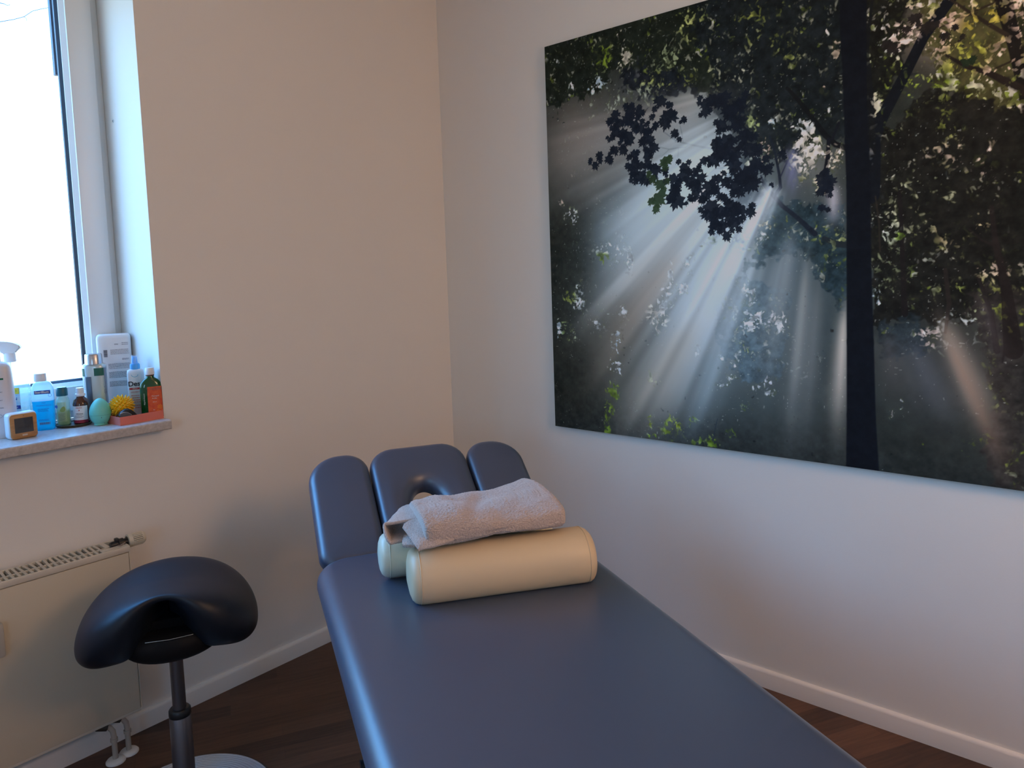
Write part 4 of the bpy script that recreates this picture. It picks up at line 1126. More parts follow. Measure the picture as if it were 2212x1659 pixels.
GAPS = [(0.286,1.5121,0.0596,0.0497,0.315,(88,106,40)),(0.3926,1.481,0.0306,0.0421,0.81,(150,150,138)),(0.5729,1.4435,0.0536,0.05,0.45,(110,122,95)),(0.3847,1.5872,0.057,0.038,0.198,(150,148,140)),(0.6688,1.554,0.0514,0.0617,0.27,(130,140,90)),(0.261,1.4093,0.0523,0.0362,0.315,(170,190,204)),(0.1381,1.4303,0.0187,0.0166,0.81,(176,186,190)),(0.0704,1.5442,0.0106,0.0106,0.81,(176,186,190)),(0.5322,1.3502,0.2008,0.0475,0.225,(112,122,62)),(0.3465,1.3311,0.1744,0.0504,0.18,(120,130,120)),(0.9267,1.5381,0.0945,0.0473,0.108,(112,122,62)),(0.958,1.3786,0.0938,0.0781,0.144,(112,122,62)),(0.8764,1.3492,0.0968,0.0645,0.126,(150,155,140)),(0.8917,1.1427,0.0484,0.0484,0.315,(120,135,90)),(0.8828,1.0649,0.0393,0.0655,0.27,(140,150,135)),(0.9405,1.0652,0.0254,0.0413,0.54,(176,160,150)),(1.0845,1.0388,0.0518,0.0762,0.675,(184,182,172)),(1.1701,1.013,0.029,0.0522,0.72,(184,176,160)),(0.9651,1.1472,0.0221,0.0189,0.45,(170,190,204)),(1.074,1.1335,0.036,0.027,0.45,(176,186,190)),(1.1069,1.1701,0.0208,0.0149,0.54,(88,106,40)),(1.1804,1.3459,0.0144,0.0489,0.54,(165,155,140)),(1.1545,1.4236,0.0145,0.0319,0.45,(176,186,190)),(1.1406,1.2306,0.0176,0.0263,0.36,(176,160,150)),(1.1552,1.1548,0.0146,0.0205,0.45,(176,186,190)),(1.2886,1.0124,0.0139,0.0555,0.252,(176,186,190)),(1.3194,1.3297,0.0401,0.0669,0.405,(176,186,190)),(1.3133,1.2756,0.0321,0.0268,0.36,(88,106,40)),(1.3832,1.3698,0.052,0.065,0.54,(180,168,160)),(1.2943,1.1533,0.0193,0.0688,0.36,(165,165,150)),(1.3722,1.2089,0.053,0.053,0.315,(120,140,60)),(1.4716,1.1901,0.0252,0.0126,0.54,(88,106,40)),(1.3277,1.1197,0.0218,0.0218,0.432,(88,106,40)),(1.5053,1.3281,0.0743,0.0743,0.378,(178,160,148)),(1.5854,1.3223,0.06,0.06,0.36,(130,125,60)),(1.6093,1.2279,0.06,0.048,0.45,(176,158,145)),(1.5412,1.2551,0.049,0.049,0.36,(120,125,60)),(1.6616,1.3292,0.023,0.0575,0.45,(176,160,150)),(1.5681,1.0156,0.1361,0.0743,0.115,(176,160,150)),(1.592,0.947,0.0367,0.0367,0.36,(176,160,150)),(1.4969,1.0924,0.1,0.0625,0.072,(112,122,62)),(1.3305,0.7939,0.0468,0.0825,0.288,(176,186,190)),(1.4268,0.8428,0.1192,0.0795,0.158,(150,155,130)),(1.5375,0.7525,0.0757,0.0505,0.252,(150,140,110)),(1.3704,0.7486,0.0162,0.0135,0.576,(88,116,40)),(1.6087,0.642,0.0625,0.0625,0.36,(170,155,140)),(1.5523,0.562,0.0765,0.051,0.18,(112,122,62)),(1.5182,0.4514,0.065,0.078,0.086,(176,186,190)),(1.332,0.621,0.0555,0.111,0.158,(130,140,110)),(1.3056,0.5484,0.0198,0.0367,0.288,(170,190,204)),(1.4506,0.4381,0.0321,0.0348,0.36,(160,150,145)),(1.3461,0.5339,0.042,0.028,0.216,(170,190,204)),(1.6677,0.4822,0.0485,0.097,0.216,(110,120,50)),(1.6488,0.3073,0.0619,0.099,0.144,(90,96,60)),(1.5828,0.1357,0.0637,0.051,0.144,(80,92,40)),(1.6751,0.1065,0.0371,0.0495,0.18,(80,92,40)),(1.3755,0.2252,0.0084,0.0196,0.648,(176,186,190)),(1.3491,0.196,0.0071,0.017,0.648,(140,140,138)),(0.3095,0.7445,0.0815,0.0611,0.252,(176,186,190)),(0.3997,0.7042,0.0158,0.0514,0.54,(176,186,190)),(0.1182,0.8972,0.0346,0.0346,0.36,(176,186,190)),(0.0646,0.9592,0.0218,0.0174,0.45,(176,160,150)),(0.2641,0.7183,0.0413,0.0248,0.27,(88,106,40)),(0.1429,0.5486,0.0346,0.0649,0.36,(176,186,190)),(0.0953,0.5682,0.0306,0.0306,0.36,(112,122,62)),(0.2573,0.4725,0.0501,0.0501,0.27,(176,186,190)),(0.0781,0.42,0.0398,0.0487,0.405,(120,140,90)),(0.0358,0.4189,0.0113,0.045,0.72,(170,190,204)),(0.3581,0.4928,0.0284,0.0365,0.45,(176,186,190)),(0.5159,0.4947,0.0459,0.0688,0.495,(172,170,160)),(0.5574,0.5663,0.0378,0.0491,0.36,(176,186,190)),(0.6264,0.5973,0.0256,0.0219,0.63,(176,186,190)),(0.5748,0.6542,0.0111,0.0555,0.54,(176,186,190)),(0.6563,0.6866,0.0288,0.0468,0.36,(170,190,204)),(0.8878,0.5485,0.0502,0.0502,0.45,(176,186,190)),(0.9378,0.4836,0.0557,0.0328,0.585,(186,190,200)),(0.8873,0.4663,0.0402,0.0302,0.45,(176,186,190)),(0.8626,0.5979,0.0335,0.0603,0.36,(176,186,190)),(1.003,0.4686,0.032,0.048,0.27,(176,160,150)),(0.3332,0.3703,0.0326,0.0611,0.405,(170,190,204)),(0.3308,0.2757,0.0246,0.0287,0.81,(176,186,190)),(0.302,0.2835,0.0167,0.0292,0.63,(176,186,190)),(0.308,0.1692,0.0334,0.0501,0.675,(96,118,50)),(0.2727,0.0305,0.0169,0.0507,0.72,(84,108,40)),(0.2839,0.1093,0.0253,0.0634,0.36,(90,112,40)),(0.4948,0.2489,0.0314,0.0314,0.36,(150,160,130)),(0.6821,0.363,0.0126,0.0216,0.63,(176,186,190)),(0.7722,0.3363,0.0176,0.0282,0.45,(176,186,190)),(0.7803,0.2426,0.028,0.0105,0.72,(176,188,196)),(0.8342,0.2973,0.0514,0.0685,0.225,(176,186,190)),(0.92,0.2696,0.0499,0.0499,0.27,(176,186,190)),(0.9616,0.2692,0.0229,0.0131,0.72,(180,186,200)),(0.9615,0.2266,0.0198,0.0198,0.54,(176,186,190)),(1.0504,0.3745,0.0952,0.127,0.054,(176,186,190)),(0.4768,0.072,0.0178,0.0237,0.675,(104,120,46)),(0.5684,0.0455,0.0421,0.0574,0.495,(98,116,48)),(0.5986,0.0671,0.0227,0.0189,0.72,(112,128,48)),(0.7414,0.0218,0.0252,0.0252,0.72,(96,120,44)),(0.486,0.008,0.0237,0.0158,0.45,(100,130,36)),(0.6661,0.0212,0.0407,0.0222,0.315,(90,110,50)),(0.6574,0.0915,0.0222,0.0333,0.315,(100,120,60)),(0.8145,0.0656,0.0282,0.0211,0.27,(80,100,50)),(0.8854,0.1667,0.0272,0.017,0.27,(80,100,70)),(1.217,0.1055,0.03,0.045,0.108,(120,120,60)),(0.9557,0.8199,0.0384,0.032,0.36,(150,150,130)),(0.9391,0.7573,0.0256,0.0256,0.45,(150,160,165)),(1.0039,0.8322,0.0252,0.0252,0.27,(112,122,62)),(1.1709,0.745,0.0443,0.0384,0.36,(120,130,90)),(1.1338,0.9279,0.0268,0.0387,0.495,(165,160,140)),(0.7862,0.8316,0.068,0.051,0.162,(170,190,204)),(0.7498,0.7674,0.0347,0.0174,0.45,(130,150,140)),(0.8552,0.7618,0.0402,0.0402,0.315,(170,190,204)),(0.1621,1.1581,0.126,0.126,0.09,(140,135,125)),(0.3786,0.8962,0.1192,0.1192,0.036,(176,186,190))]
BRANCHES = [([(1.2269,1.5469,0.0825),(1.229,1.4061,0.0784),(1.2339,1.2634,0.0728),(1.2405,1.0619,0.0706),(1.2468,0.9164,0.0713),(1.2496,0.6819,0.0741),(1.2553,0.4138,0.0819),(1.2596,0.1719,0.0885),(1.2668,-0.0732,0.1062)],(20,23,29)),([(1.28,0.8842,0.0616),(1.2847,0.9986,0.0555),(1.287,1.0553,0.0467),(1.3146,1.1148,0.0358),(1.3721,1.2226,0.0318),(1.4272,1.3328,0.0309),(1.4945,1.4219,0.0325),(1.5485,1.5098,0.034)],(22,25,30)),([(1.2818,1.0132,0.0336),(1.2839,1.1126,0.022),(1.2804,1.2262,0.0138),(1.2689,1.3268,0.0124),(1.284,1.4762,0.0081),(1.2836,1.5314,0.0081)],(24,26,28)),([(1.6164,1.4404,0.0465),(1.6309,1.3617,0.0395),(1.6521,1.2692,0.0329),(1.671,1.1776,0.0325),(1.6933,1.0734,0.0349)],(26,25,24)),([(1.498,1.421,0.0063),(1.5508,1.3689,0.0085),(1.5965,1.326,0.0107),(1.6366,1.2902,0.0116)],(40,36,32)),([(1.5507,1.3754,0.0049),(1.5733,1.3787,0.0061),(1.6064,1.3867,0.0059)],(44,40,34)),([(1.4694,1.3496,0.0038),(1.5164,1.3645,0.0049),(1.5622,1.3687,0.0048)],(44,40,34)),([(1.4884,1.2663,0.0076),(1.5417,1.2225,0.0111),(1.5876,1.2004,0.0146),(1.6269,1.171,0.019),(1.6977,1.1164,0.0253)],(34,30,28)),([(1.6097,1.2049,0.0048),(1.6531,1.2188,0.0058)],(40,36,30)),([(1.2197,1.0329,0.0171),(1.1771,1.0532,0.0174),(1.1438,1.0874,0.0162),(1.1039,1.1483,0.015),(1.0604,1.2108,0.0135),(1.0205,1.26,0.0107)],(24,26,28)),([(1.1555,1.0739,0.0116),(1.1527,1.0151,0.0132),(1.1441,0.9567,0.0148),(1.1559,0.8958,0.0234)],(26,28,34)),([(1.167,1.0723,0.0088),(1.1869,1.1205,0.0086)],(26,28,34)),([(1.1118,0.771,0.0181),(1.0708,0.8119,0.0154),(1.0353,0.8453,0.014),(1.004,0.8711,0.0141),(0.9754,0.9064,0.0142),(0.94,0.9476,0.0096),(0.9303,0.9801,0.0064)],(28,33,42)),([(0.9754,0.9064,0.0126),(0.9978,0.9339,0.0109),(0.9948,0.9731,0.0095),(0.9854,1.0206,0.0078),(0.9776,1.0604,0.0078),(0.9617,1.109,0.0079)],(28,33,42)),([(0.9979,0.9696,0.0047),(1.02,1.0164,0.0046),(1.048,1.0617,0.0045)],(34,38,50)),([(1.2283,0.7272,0.0232),(1.1854,0.7323,0.0177),(1.1416,0.7541,0.0149)],(34,40,44)),([(0.8897,0.8405,0.0082),(0.8569,0.9881,0.0099),(0.8231,1.0403,0.0066)],(30,36,42)),([(0.7553,1.0953,0.0085),(0.7164,1.1059,0.0069),(0.6607,1.1242,0.0062),(0.6077,1.1425,0.0054),(0.5871,1.1601,0.0045),(0.558,1.1828,0.0046)],(40,48,58)),([(0.6607,1.1242,0.0053),(0.6443,1.1155,0.0044),(0.6156,1.1175,0.0045),(0.578,1.117,0.0045),(0.5315,1.1325,0.0037)],(40,48,58)),([(0.578,1.117,0.0029),(0.5436,1.0935,0.0022)],(40,48,58)),([(0.6164,1.1167,0.0032),(0.6128,1.0701,0.0029)],(40,48,58)),([(0.6356,1.1349,0.0032),(0.6308,1.1702,0.0029),(0.6243,1.1967,0.0027)],(40,48,58)),([(0.8966,1.0044,0.0081),(0.8602,1.0259,0.0082),(0.827,1.0439,0.0067),(0.7858,1.0772,0.0051)],(40,48,58)),([(0.8342,1.0116,0.0033),(0.8005,1.0225,0.0033),(0.7622,1.0251,0.0031),(0.7229,0.9973,0.0021)],(40,48,58)),([(1.366,0.8819,0.0108),(1.372,0.7916,0.0121),(1.3788,0.6329,0.0136),(1.3853,0.5074,0.0191)],(30,28,28)),([(1.2976,0.877,0.0042),(1.3089,0.796,0.0056),(1.3123,0.7039,0.0056)],(40,38,34)),([(1.5791,0.6174,0.01),(1.6129,0.51,0.0122),(1.6284,0.4032,0.0173)],(36,33,32)),([(1.6074,0.8172,0.0123),(1.618,0.7221,0.0147),(1.6473,0.5844,0.0267),(1.6684,0.405,0.0485)],(34,31,30)),([(1.6525,0.5422,0.0061),(1.6522,0.4469,0.0074),(1.6425,0.3717,0.0049)],(34,31,30)),([(1.5536,0.7576,0.005),(1.5864,0.7238,0.0062),(1.6183,0.7063,0.0061)],(34,31,30)),([(1.4938,0.6411,0.0116),(1.5048,0.5419,0.013),(1.4964,0.4532,0.0079)],(38,35,33)),([(0.7414,0.0218,0.0036),(0.7532,0.0845,0.0036),(0.7608,0.1114,0.0018)],(36,44,50))]
LEAVES = [(0.5454,1.3031,0.0356,(26,31,40)),(0.5892,1.279,0.0186,(26,31,40)),(0.3179,1.263,0.0291,(26,31,40)),(0.342,1.2844,0.0349,(26,31,40)),(0.3643,1.248,0.0286,(26,31,40)),(0.4157,1.2896,0.0404,(26,31,40)),(0.4535,1.2757,0.0305,(26,31,40)),(0.5078,1.2481,0.0209,(26,31,40)),(0.4059,1.2606,0.0438,(26,31,40)),(0.4323,1.2298,0.0373,(26,31,40)),(0.5823,1.2435,0.0439,(26,31,40)),(0.5671,1.2165,0.0386,(26,31,40)),(0.6398,1.2198,0.0219,(26,31,40)),(0.6041,1.1742,0.0293,(26,31,40)),(0.3402,1.2167,0.0351,(26,31,40)),(0.3725,1.2042,0.0412,(26,31,40)),(0.4042,1.1881,0.041,(26,31,40)),(0.3257,1.1993,0.0257,(26,31,40)),(0.4588,1.2144,0.034,(26,31,40)),(0.5223,1.216,0.0271,(26,31,40)),(0.4893,1.1985,0.0305,(26,31,40)),(0.4666,1.164,0.0338,(26,31,40)),(0.4975,1.1672,0.0273,(26,31,40)),(0.378,1.1435,0.0315,(26,31,40)),(0.3384,1.1468,0.0291,(26,31,40)),(0.2666,1.1364,0.0297,(26,31,40)),(0.3093,1.1171,0.0291,(26,31,40)),(0.2411,1.0996,0.03,(26,31,40)),(0.4254,1.1199,0.0342,(26,31,40)),(0.4291,1.0849,0.0373,(26,31,40)),(0.4239,1.0547,0.0373,(26,31,40)),(0.446,1.0331,0.0342,(26,31,40)),(0.4724,1.0187,0.034,(26,31,40)),(0.4558,1.0741,0.028,(26,31,40)),(0.5121,1.1351,0.0331,(26,31,40)),(0.4831,1.1087,0.0305,(26,31,40)),(0.4869,1.0779,0.0305,(26,31,40)),(0.517,1.0517,0.0361,(26,31,40)),(0.5598,1.043,0.0239,(26,31,40)),(0.6043,0.9304,0.0501,(26,31,40)),(0.6008,0.9716,0.0381,(26,31,40)),(0.593,1.0095,0.0354,(26,31,40)),(0.6388,1.0193,0.0407,(26,31,40)),(0.6371,1.0452,0.0322,(26,31,40)),(0.6588,0.9915,0.0349,(26,31,40)),(0.6787,0.9712,0.0318,(26,31,40)),(0.6864,0.9449,0.0258,(26,31,40)),(0.662,0.9325,0.026,(26,31,40)),(0.6835,1.0252,0.0287,(26,31,40)),(0.7031,0.9977,0.0313,(26,31,40)),(0.7197,1.0606,0.0254,(26,31,40)),(0.6997,1.0414,0.0198,(26,31,40)),(0.7626,1.0589,0.0418,(26,31,40)),(0.7821,1.0918,0.047,(26,31,40)),(0.8089,1.1162,0.0487,(26,31,40)),(0.8235,1.0723,0.0487,(26,31,40)),(0.8344,1.036,0.0433,(26,31,40)),(0.7421,0.9648,0.0393,(26,31,40)),(0.7221,0.9343,0.0342,(26,31,40)),(0.7653,0.9517,0.0334,(26,31,40)),(0.7804,0.9253,0.0279,(26,31,40)),(0.7734,0.9901,0.0279,(26,31,40)),(0.8038,0.9762,0.0302,(26,31,40)),(0.8338,0.959,0.0349,(26,31,40)),(0.8522,0.9362,0.0325,(26,31,40)),(0.7413,0.8929,0.0452,(26,31,40)),(0.7292,0.8649,0.0339,(26,31,40)),(0.7565,0.8556,0.0393,(26,31,40)),(0.7837,0.8715,0.039,(26,31,40)),(0.7523,0.8235,0.0337,(26,31,40)),(0.7833,0.825,0.0304,(26,31,40)),(0.8144,0.8939,0.036,(26,31,40)),(0.8293,0.8679,0.0409,(26,31,40)),(0.814,0.8442,0.0327,(26,31,40)),(0.8591,0.8725,0.0322,(26,31,40)),(0.8364,0.8284,0.0327,(26,31,40)),(0.802,0.7844,0.0332,(26,31,40)),(0.7258,1.231,0.0279,(26,31,40)),(0.7261,1.2628,0.0306,(26,31,40)),(0.7906,1.1749,0.0329,(26,31,40)),(0.779,1.1556,0.0247,(26,31,40)),(0.7877,1.2661,0.0436,(26,31,40)),(0.7572,1.2715,0.0332,(26,31,40)),(0.8174,1.2194,0.043,(26,31,40)),(0.8581,1.2332,0.048,(26,31,40)),(0.8467,1.1732,0.0426,(26,31,40)),(0.8756,1.1275,0.0423,(26,31,40)),(0.8934,1.077,0.042,(26,31,40)),(0.8893,0.9949,0.0476,(26,31,40)),(0.9111,1.0267,0.042,(26,31,40)),(0.8673,0.9904,0.0376,(26,31,40)),(0.8963,0.9596,0.0423,(26,31,40)),(0.5279,0.941,0.0436,(44,58,42)),(0.5375,0.9929,0.0331,(44,58,42)),(0.5076,1.0168,0.0303,(44,58,42)),(0.5604,1.0765,0.0327,(44,58,42)),(0.5775,1.0856,0.0238,(44,58,42)),(1.1347,0.8568,0.0194,(26,31,40)),(1.1539,0.8487,0.0144,(26,31,40)),(1.1536,0.9395,0.0384,(26,31,40)),(1.1377,0.9573,0.0336,(26,31,40)),(1.16,0.913,0.024,(26,31,40)),(0.9676,0.9488,0.0128,(26,31,40)),(0.9503,1.0016,0.031,(26,31,40)),(1.0058,1.0487,0.0252,(26,31,40)),(0.8923,0.8629,0.032,(26,31,40)),(1.4036,1.3938,0.0251,(34,32,32)),(1.4366,1.3601,0.029,(34,32,32)),(1.4836,1.3237,0.0203,(34,32,32)),(1.3827,1.3663,0.0171,(34,32,32)),(1.3243,1.3336,0.0264,(34,32,32)),(1.3495,1.3148,0.0172,(34,32,32)),(1.5262,1.3109,0.0121,(34,32,32)),(1.5089,1.3431,0.0161,(34,32,32)),(1.5385,1.2362,0.0181,(30,40,30)),(1.5549,1.2452,0.0159,(30,40,30))]
def make_art(PW, PH, ss, tt):
    """colours (sRGB) of the forest print on the grid ss (from the left edge) x tt (from the bottom), metres"""
    rng = np.random.RandomState(12)
    S, T_ = np.meshgrid(ss, tt)
    def vnoise(scale, seed, ax=1.0, rot=0):
        r = np.random.RandomState(seed)
        a = radians(rot)
        X = (S * cos(a) + T_ * sin(a)) / scale + 50; Y = (-S * sin(a) + T_ * cos(a)) / (scale * ax) + 50
        g = r.rand(512, 512)
        xi = np.floor(X).astype(int); yi = np.floor(Y).astype(int); fx = X - xi; fy = Y - yi
        fx = fx * fx * (3 - 2 * fx); fy = fy * fy * (3 - 2 * fy)
        xi %= 511; yi %= 511
        return (g[yi, xi] * (1 - fx) + g[yi, xi + 1] * fx) * (1 - fy) + (g[yi + 1, xi] * (1 - fx) + g[yi + 1, xi + 1] * fx) * fy
    def fbm(scale, seed, oct_=4, ax=1.0, rot=0, g=.6):
        v = 0; a = 1; n = 0
        for k in range(oct_):
            v = v + a * vnoise(scale / 2 ** k, seed + k * 17, ax, rot); n += a; a *= g
        return v / n
    def rank(v):     # to a uniform 0..1 distribution
        f = v.ravel(); q = np.quantile(f[::7], np.linspace(0, 1, 257))
        return np.interp(f, q, np.linspace(0, 1, 257)).reshape(v.shape)
    img = np.empty(S.shape + (3,)); img[:] = (40, 44, 41)
    n1 = fbm(.05, 3, 5)
    img *= (.72 + .56 * n1)[..., None]
    big = fbm(.25, 40, 3)
    # mist
    for x, y, rx, ry, ang, c_, k in BLOBS:
        a = np.exp(-(((S - x) / rx) ** 2 + ((T_ - y) / ry) ** 2) * 1.1) * k
        a = np.clip(a * (.75 + .5 * big), 0, 1)[..., None]
        img = img * (1 - a) + np.array(c_) * a
    def inside(P):
        P = np.array(P); x, y = P[:, 0], P[:, 1]
        i0 = max(np.searchsorted(ss, x.min()) - 1, 0); i1 = min(np.searchsorted(ss, x.max()) + 2, len(ss))
        j0 = max(np.searchsorted(tt, y.min()) - 1, 0); j1 = min(np.searchsorted(tt, y.max()) + 2, len(tt))
        if i1 - i0 < 2 or j1 - j0 < 2: return None
        X, Y = S[j0:j1, i0:i1], T_[j0:j1, i0:i1]
        ins = np.zeros(X.shape, bool)
        n = len(P)
        for k in range(n):
            xa, ya, xb, yb = x[k], y[k], x[(k + 1) % n], y[(k + 1) % n]
            if ya == yb: continue
            cnd = (ya > Y) != (yb > Y)
            ins ^= cnd & (X < (xb - xa) * (Y - ya) / (yb - ya) + xa)
        return (slice(j0, j1), slice(i0, i1)), ins
    def blur(mk, n):
        m_ = mk.astype(float)
        for _ in range(2):
            for ax in (0, 1):
                c = np.cumsum(np.concatenate([np.zeros_like(np.take(m_, [0], ax)), m_], ax), ax)
                L = m_.shape[ax]; lo = np.clip(np.arange(L) - n, 0, L); hi = np.clip(np.arange(L) + n + 1, 0, L)
                m_ = (np.take(c, hi, ax) - np.take(c, lo, ax)) / (hi - lo).reshape([-1, 1] if ax == 0 else [1, -1])
        return m_
    wx_, wy_ = (vnoise(.02, 601) - .5) * .012, (vnoise(.02, 602) - .5) * .012
    S0, T0 = S, T_
    S, T_ = S0 + wx_, T0 + wy_
    leafn = rank(fbm(.0105, 91, 2, 1.25, 25, g=.5)); leafn2 = rank(fbm(.0068, 191, 2, 1.3, -30, g=.5)); leafn3 = rank(fbm(.045, 777, 3))
    S, T_ = S0, T0
    leafn = rank(leafn + .55 * leafn3); leafn2 = rank(leafn2 + .4 * leafn3); tone = fbm(.02, 300, 3)
    edge = fbm(.03, 400, 3, g=.6)
    gapcol = np.zeros(S.shape + (3,)); gapcol[:] = (150, 152, 140)
    gapk = np.zeros(S.shape)
    mixn = fbm(.03, 500, 3)
    alt = np.where(mixn[..., None] > .56, np.array((88, 102, 46)), np.array((142, 146, 138)))
    gapcol[:] = alt
    canopy = np.zeros(S.shape)
    for pts, c_, n, gap in POLYS:
        r = inside(pts)
        if r is None: continue
        full = np.zeros(S.shape); full[r[0]] = r[1]
        b = blur(full, 14 if gap > .03 else 30)
        if gap > .03: a = np.clip((b + (edge - .5) * 1.3 - .5) * 6 + .5, 0, 1)
        else: a = b * .75
        hazy = .90
        a3 = (a * hazy)[..., None]
        img = img * (1 - a3) + np.array(c_) * (.6 + .8 * tone)[..., None] * a3
        gapk = np.maximum(gapk, a * gap)
    gw = np.zeros(S.shape)
    for x, y, rx, ry, sh, c_ in GAPS:
        a = np.exp(-(((S - x) / rx) ** 2 + ((T_ - y) / ry) ** 2) ** 1.5 * .8)
        gapk = np.maximum(gapk, a * sh)
        k = np.clip(a * 1.6, 0, 1)[..., None]
        gapcol = gapcol * (1 - k) + np.array(c_) * k
    g1 = np.clip((leafn - (1 - gapk * .70)) * 9, 0, 1)
    g2 = np.clip((leafn2 - (1 - gapk * .45)) * 9, 0, 1)
    var = (.55 + .75 * vnoise(.012, 77))[..., None]
    gg = np.clip(g1 + g2 * .7, 0, 1)[..., None]
    # background leaves seen against the light: dull green between dark and bright
    mid = np.clip((leafn - (1 - np.clip(gapk * 1.7, 0, .8))) * 5, 0, 1)[..., None] * .35
    img = img * (1 - mid) + np.array((62, 70, 42)) * (.7 + .5 * tone)[..., None] * mid
    img = img * (1 - gg) + np.clip(gapcol * var, 0, 215) * gg
    # stray twinkles everywhere in the dark parts
    tw = np.clip((rank(vnoise(.0065, 901)) - .988) * 90, 0, 1) * (big > .45)
    img = img * (1 - tw[..., None] * .6) + np.array((150, 158, 150)) * tw[..., None] * .6
    # far trunks and branches
    def stroke(pts, c_, soft=1.0):
        nonlocal img
        for (x0, y0, w0), (x1, y1, w1) in zip(pts, pts[1:]):
            pad = max(w0, w1)
            i0 = max(np.searchsorted(ss, min(x0, x1) - pad) - 1, 0); i1 = min(np.searchsorted(ss, max(x0, x1) + pad) + 2, len(ss))
            j0 = max(np.searchsorted(tt, min(y0, y1) - pad) - 1, 0); j1 = min(np.searchsorted(tt, max(y0, y1) + pad) + 2, len(tt))
            if i1 - i0 < 2 or j1 - j0 < 2: continue
            X, Y = S[j0:j1, i0:i1], T_[j0:j1, i0:i1]
            dx, dy = x1 - x0, y1 - y0; L2 = dx * dx + dy * dy
            u = np.clip(((X - x0) * dx + (Y - y0) * dy) / L2, 0, 1)
            d = np.hypot(X - x0 - u * dx, Y - y0 - u * dy); w_ = (w0 + (w1 - w0) * u) / 2
            a = np.clip((w_ - d) / (.0022 * soft) + .5, 0, 1)[..., None]
            img[j0:j1, i0:i1] = img[j0:j1, i0:i1] * (1 - a) + np.array(c_) * (.85 + .3 * tone[j0:j1, i0:i1])[..., None] * a
    for pts, c_ in BRANCHES[1:]: stroke(pts, c_)
    # shafts of light through the mist
    def beam(bs):
        nonlocal img
        st = .82 + .36 * streak
        for x0, y0, x1, y1, w0, w1, c_, k, fd in bs:
            dx, dy = x1 - x0, y1 - y0; L = sqrt(dx * dx + dy * dy); dx /= L; dy /= L
            u = ((S - x0) * dx + (T_ - y0) * dy) / L
            v = (S - x0) * -dy + (T_ - y0) * dx
            w_ = w0 + (w1 - w0) * np.clip(u, 0, 1.3)
            a = np.exp(-np.abs(v / w_) ** 1.6)
            lo = 1 / (1 + np.exp(-(u - .04) * 16)); hi = 1 / (1 + np.exp((u - .80) * 7))
            a = np.clip(a * lo * hi * k * st, 0, 1)[..., None]
            img = img * (1 - a) + np.array(c_) * a
    ox, oy = SUN
    ang = np.arctan2(T_ - oy, S - ox); rad_ = np.hypot(T_ - oy, S - ox)
    r_ = np.random.RandomState(5).rand(400)
    t_ = (ang + pi) * 38; i_ = np.floor(t_).astype(int); f_ = t_ - i_; f_ = f_ * f_ * (3 - 2 * f_)
    streak = r_[i_ % 399] * (1 - f_) + r_[i_ % 399 + 1] * f_
    beam(BEAMS)
    # fine radial streaking of the mist
    k = np.clip((img.mean(2) - 55) / 70, 0, 1) * (streak - .5) * .16
    img *= (1 + k)[..., None]
    # specks that stay visible through the shafts
    sp = (g1 * np.clip(gapk * 2.2 - .15, 0, .75))[..., None] * .8
    img = img * (1 - sp) + np.clip(gapcol * var * 1.05, 0, 215) * sp
    # the main trunk, then the maple leaves in front
    stroke(BRANCHES[0][0], BRANCHES[0][1], 2.0)
    shape = [(0, 1.0), (.16, .62), (.34, .70), (.30, .42), (.78, .62), (.66, .34), (.98, .22), (.62, .06), (.72, -.30), (.34, -.30), (.10, -.52),
             (-.10, -.52), (-.34, -.30), (-.72, -.30), (-.62, .06), (-.98, .22), (-.66, .34), (-.78, .62), (-.30, .42), (-.34, .70), (-.16, .62)]
    lr = np.random.RandomState(31)
    for x, y, r, c_ in LEAVES:
        for q in range(3):
            a = pi + lr.uniform(-.9, .9); f = r * (1.0 if q == 0 else .58); px, py = (x, y) if q == 0 else (x + lr.uniform(-.9, .9) * r, y + lr.uniform(-.9, .9) * r)
            sq = lr.uniform(.65, 1.05)
            P = [(px + f * (u * sq * cos(a) - v * sin(a)), py + f * (u * sq * sin(a) + v * cos(a))) for u, v in shape]
            R = inside(P)
            if R is None: continue
            mk = R[1][..., None] * .93
            img[R[0]] = img[R[0]] * (1 - mk) + np.array(c_) * (.85 + .3 * tone[R[0]])[..., None] * mk
    # the print darkens to its lower right
    return np.clip(img, 6, 225)

# the right part of the print, outside the photograph's frame
POLYS.append(([(1.66, .62), (2.5, .50), (2.5, 1.7), (1.66, 1.7)], (27, 28, 26), .03, .13))
POLYS.append(([(1.70, -.1), (2.5, -.1), (2.5, .50), (1.72, .55)], (38, 41, 40), .05, .03))
GAPS += [(2.0, 1.3, .16, .12, .3, (150, 150, 120)), (2.25, 1.05, .12, .16, .25, (100, 114, 50)), (1.86, .85, .10, .10, .25, (140, 145, 130)), (2.3, .2, .12, .08, .2, (84, 100, 44))]
BRANCHES.append(([(2.08, -.05, .075), (2.10, .6, .062), (2.07, 1.2, .055), (2.10, 1.7, .05)], (28, 28, 30)))
BRANCHES.append(([(2.09, .95, .03), (2.2, 1.2, .025), (2.38, 1.65, .02)], (30, 30, 30)))

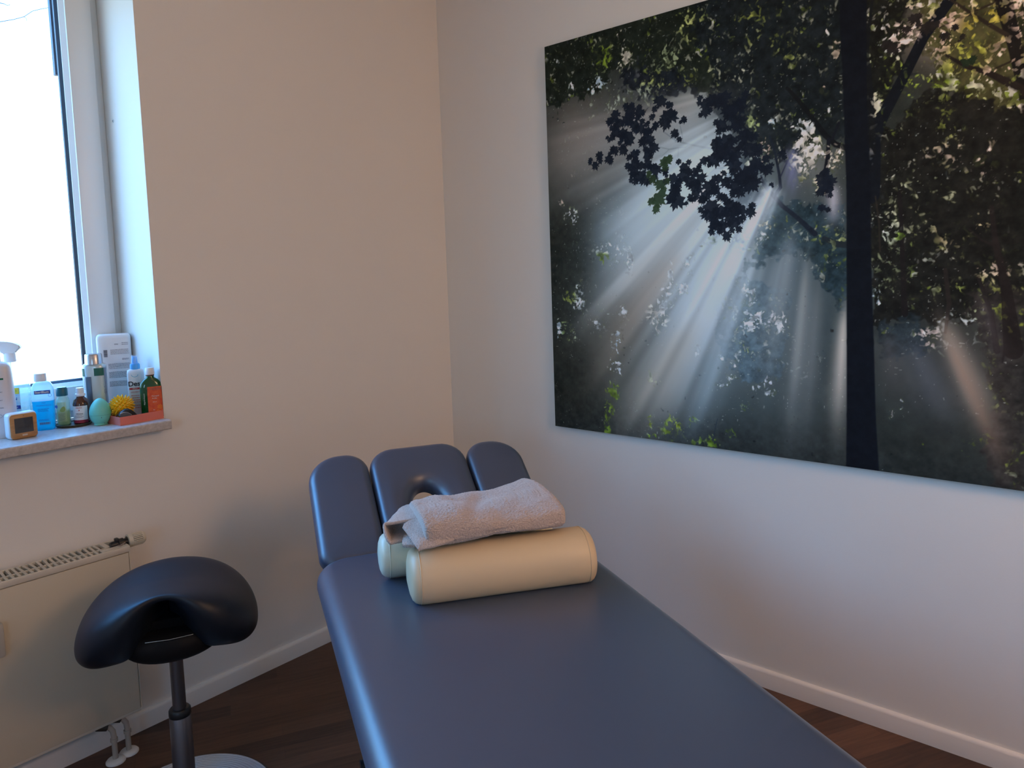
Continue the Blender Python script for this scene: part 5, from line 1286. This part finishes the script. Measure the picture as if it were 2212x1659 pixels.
def picture():
    X, Y0_, Z0_, W_, H_, D_ = -.024, -.668, .874, 2.44, 1.6165, .022
    root = empty('canvas_picture', (0, Y0_ - W_ / 2, Z0_), 0, 'wide canvas print of sunbeams through a dark misty forest', 'picture')
    ss = np.concatenate([np.arange(0, 1.76, .0019), np.linspace(1.763, W_, 260)])
    tt = np.linspace(0, H_, 810)
    img = make_art(W_, H_, ss, tt) / 255.0
    lin = np.where(img <= .04045, img / 12.92, ((img + .055) / 1.055) ** 2.4)
    lin = 1.32 * (lin / PRINT_LIGHT) ** 1.2
    lin = np.clip(lin / (1 + .38 * lin), .003, .9)
    nx, ny = len(ss), len(tt)
    co = np.empty((ny, nx, 3), np.float32)
    co[..., 0] = X; co[..., 1] = (W_ / 2 - ss)[None, :]; co[..., 2] = tt[:, None]
    me = bpy.data.meshes.new('printed_canvas')
    me.vertices.add(nx * ny); me.vertices.foreach_set('co', co.ravel())
    i = np.arange(ny * nx).reshape(ny, nx)
    f = np.stack([i[:-1, :-1], i[1:, :-1], i[1:, 1:], i[:-1, 1:]], -1).reshape(-1, 4)
    n = len(f)
    me.loops.add(n * 4); me.polygons.add(n)
    me.loops.foreach_set('vertex_index', f.ravel().astype(np.int32))
    me.polygons.foreach_set('loop_start', (np.arange(n) * 4).astype(np.int32))
    me.update(calc_edges=True)
    at = me.color_attributes.new('print', 'FLOAT_COLOR', 'POINT')
    rgba = np.ones((ny * nx, 4), np.float32); rgba[:, :3] = lin.reshape(-1, 3)
    at.data.foreach_set('color', rgba.ravel())
    m = mat('printed_canvas', (.1, .1, .1), .75, spec=.10)
    nn, l, b = nodes(m)
    a = nn.new('ShaderNodeVertexColor'); a.layer_name = 'print'; l.new(a.outputs[0], b.inputs['Base Color'])
    bump(m, 900, .15, .0004, 2)
    me.materials.append(m)
    o = bpy.data.objects.new('printed_canvas', me); col.objects.link(o); o.parent = root
    # the canvas turns round the edges of its frame
    m2 = mat('canvas_edge', (.018, .018, .016), .7)
    bx('wrapped_edge', (X + .0004, -.002, -W_ / 2, W_ / 2, 0, H_), m2, root, .0015)
picture()
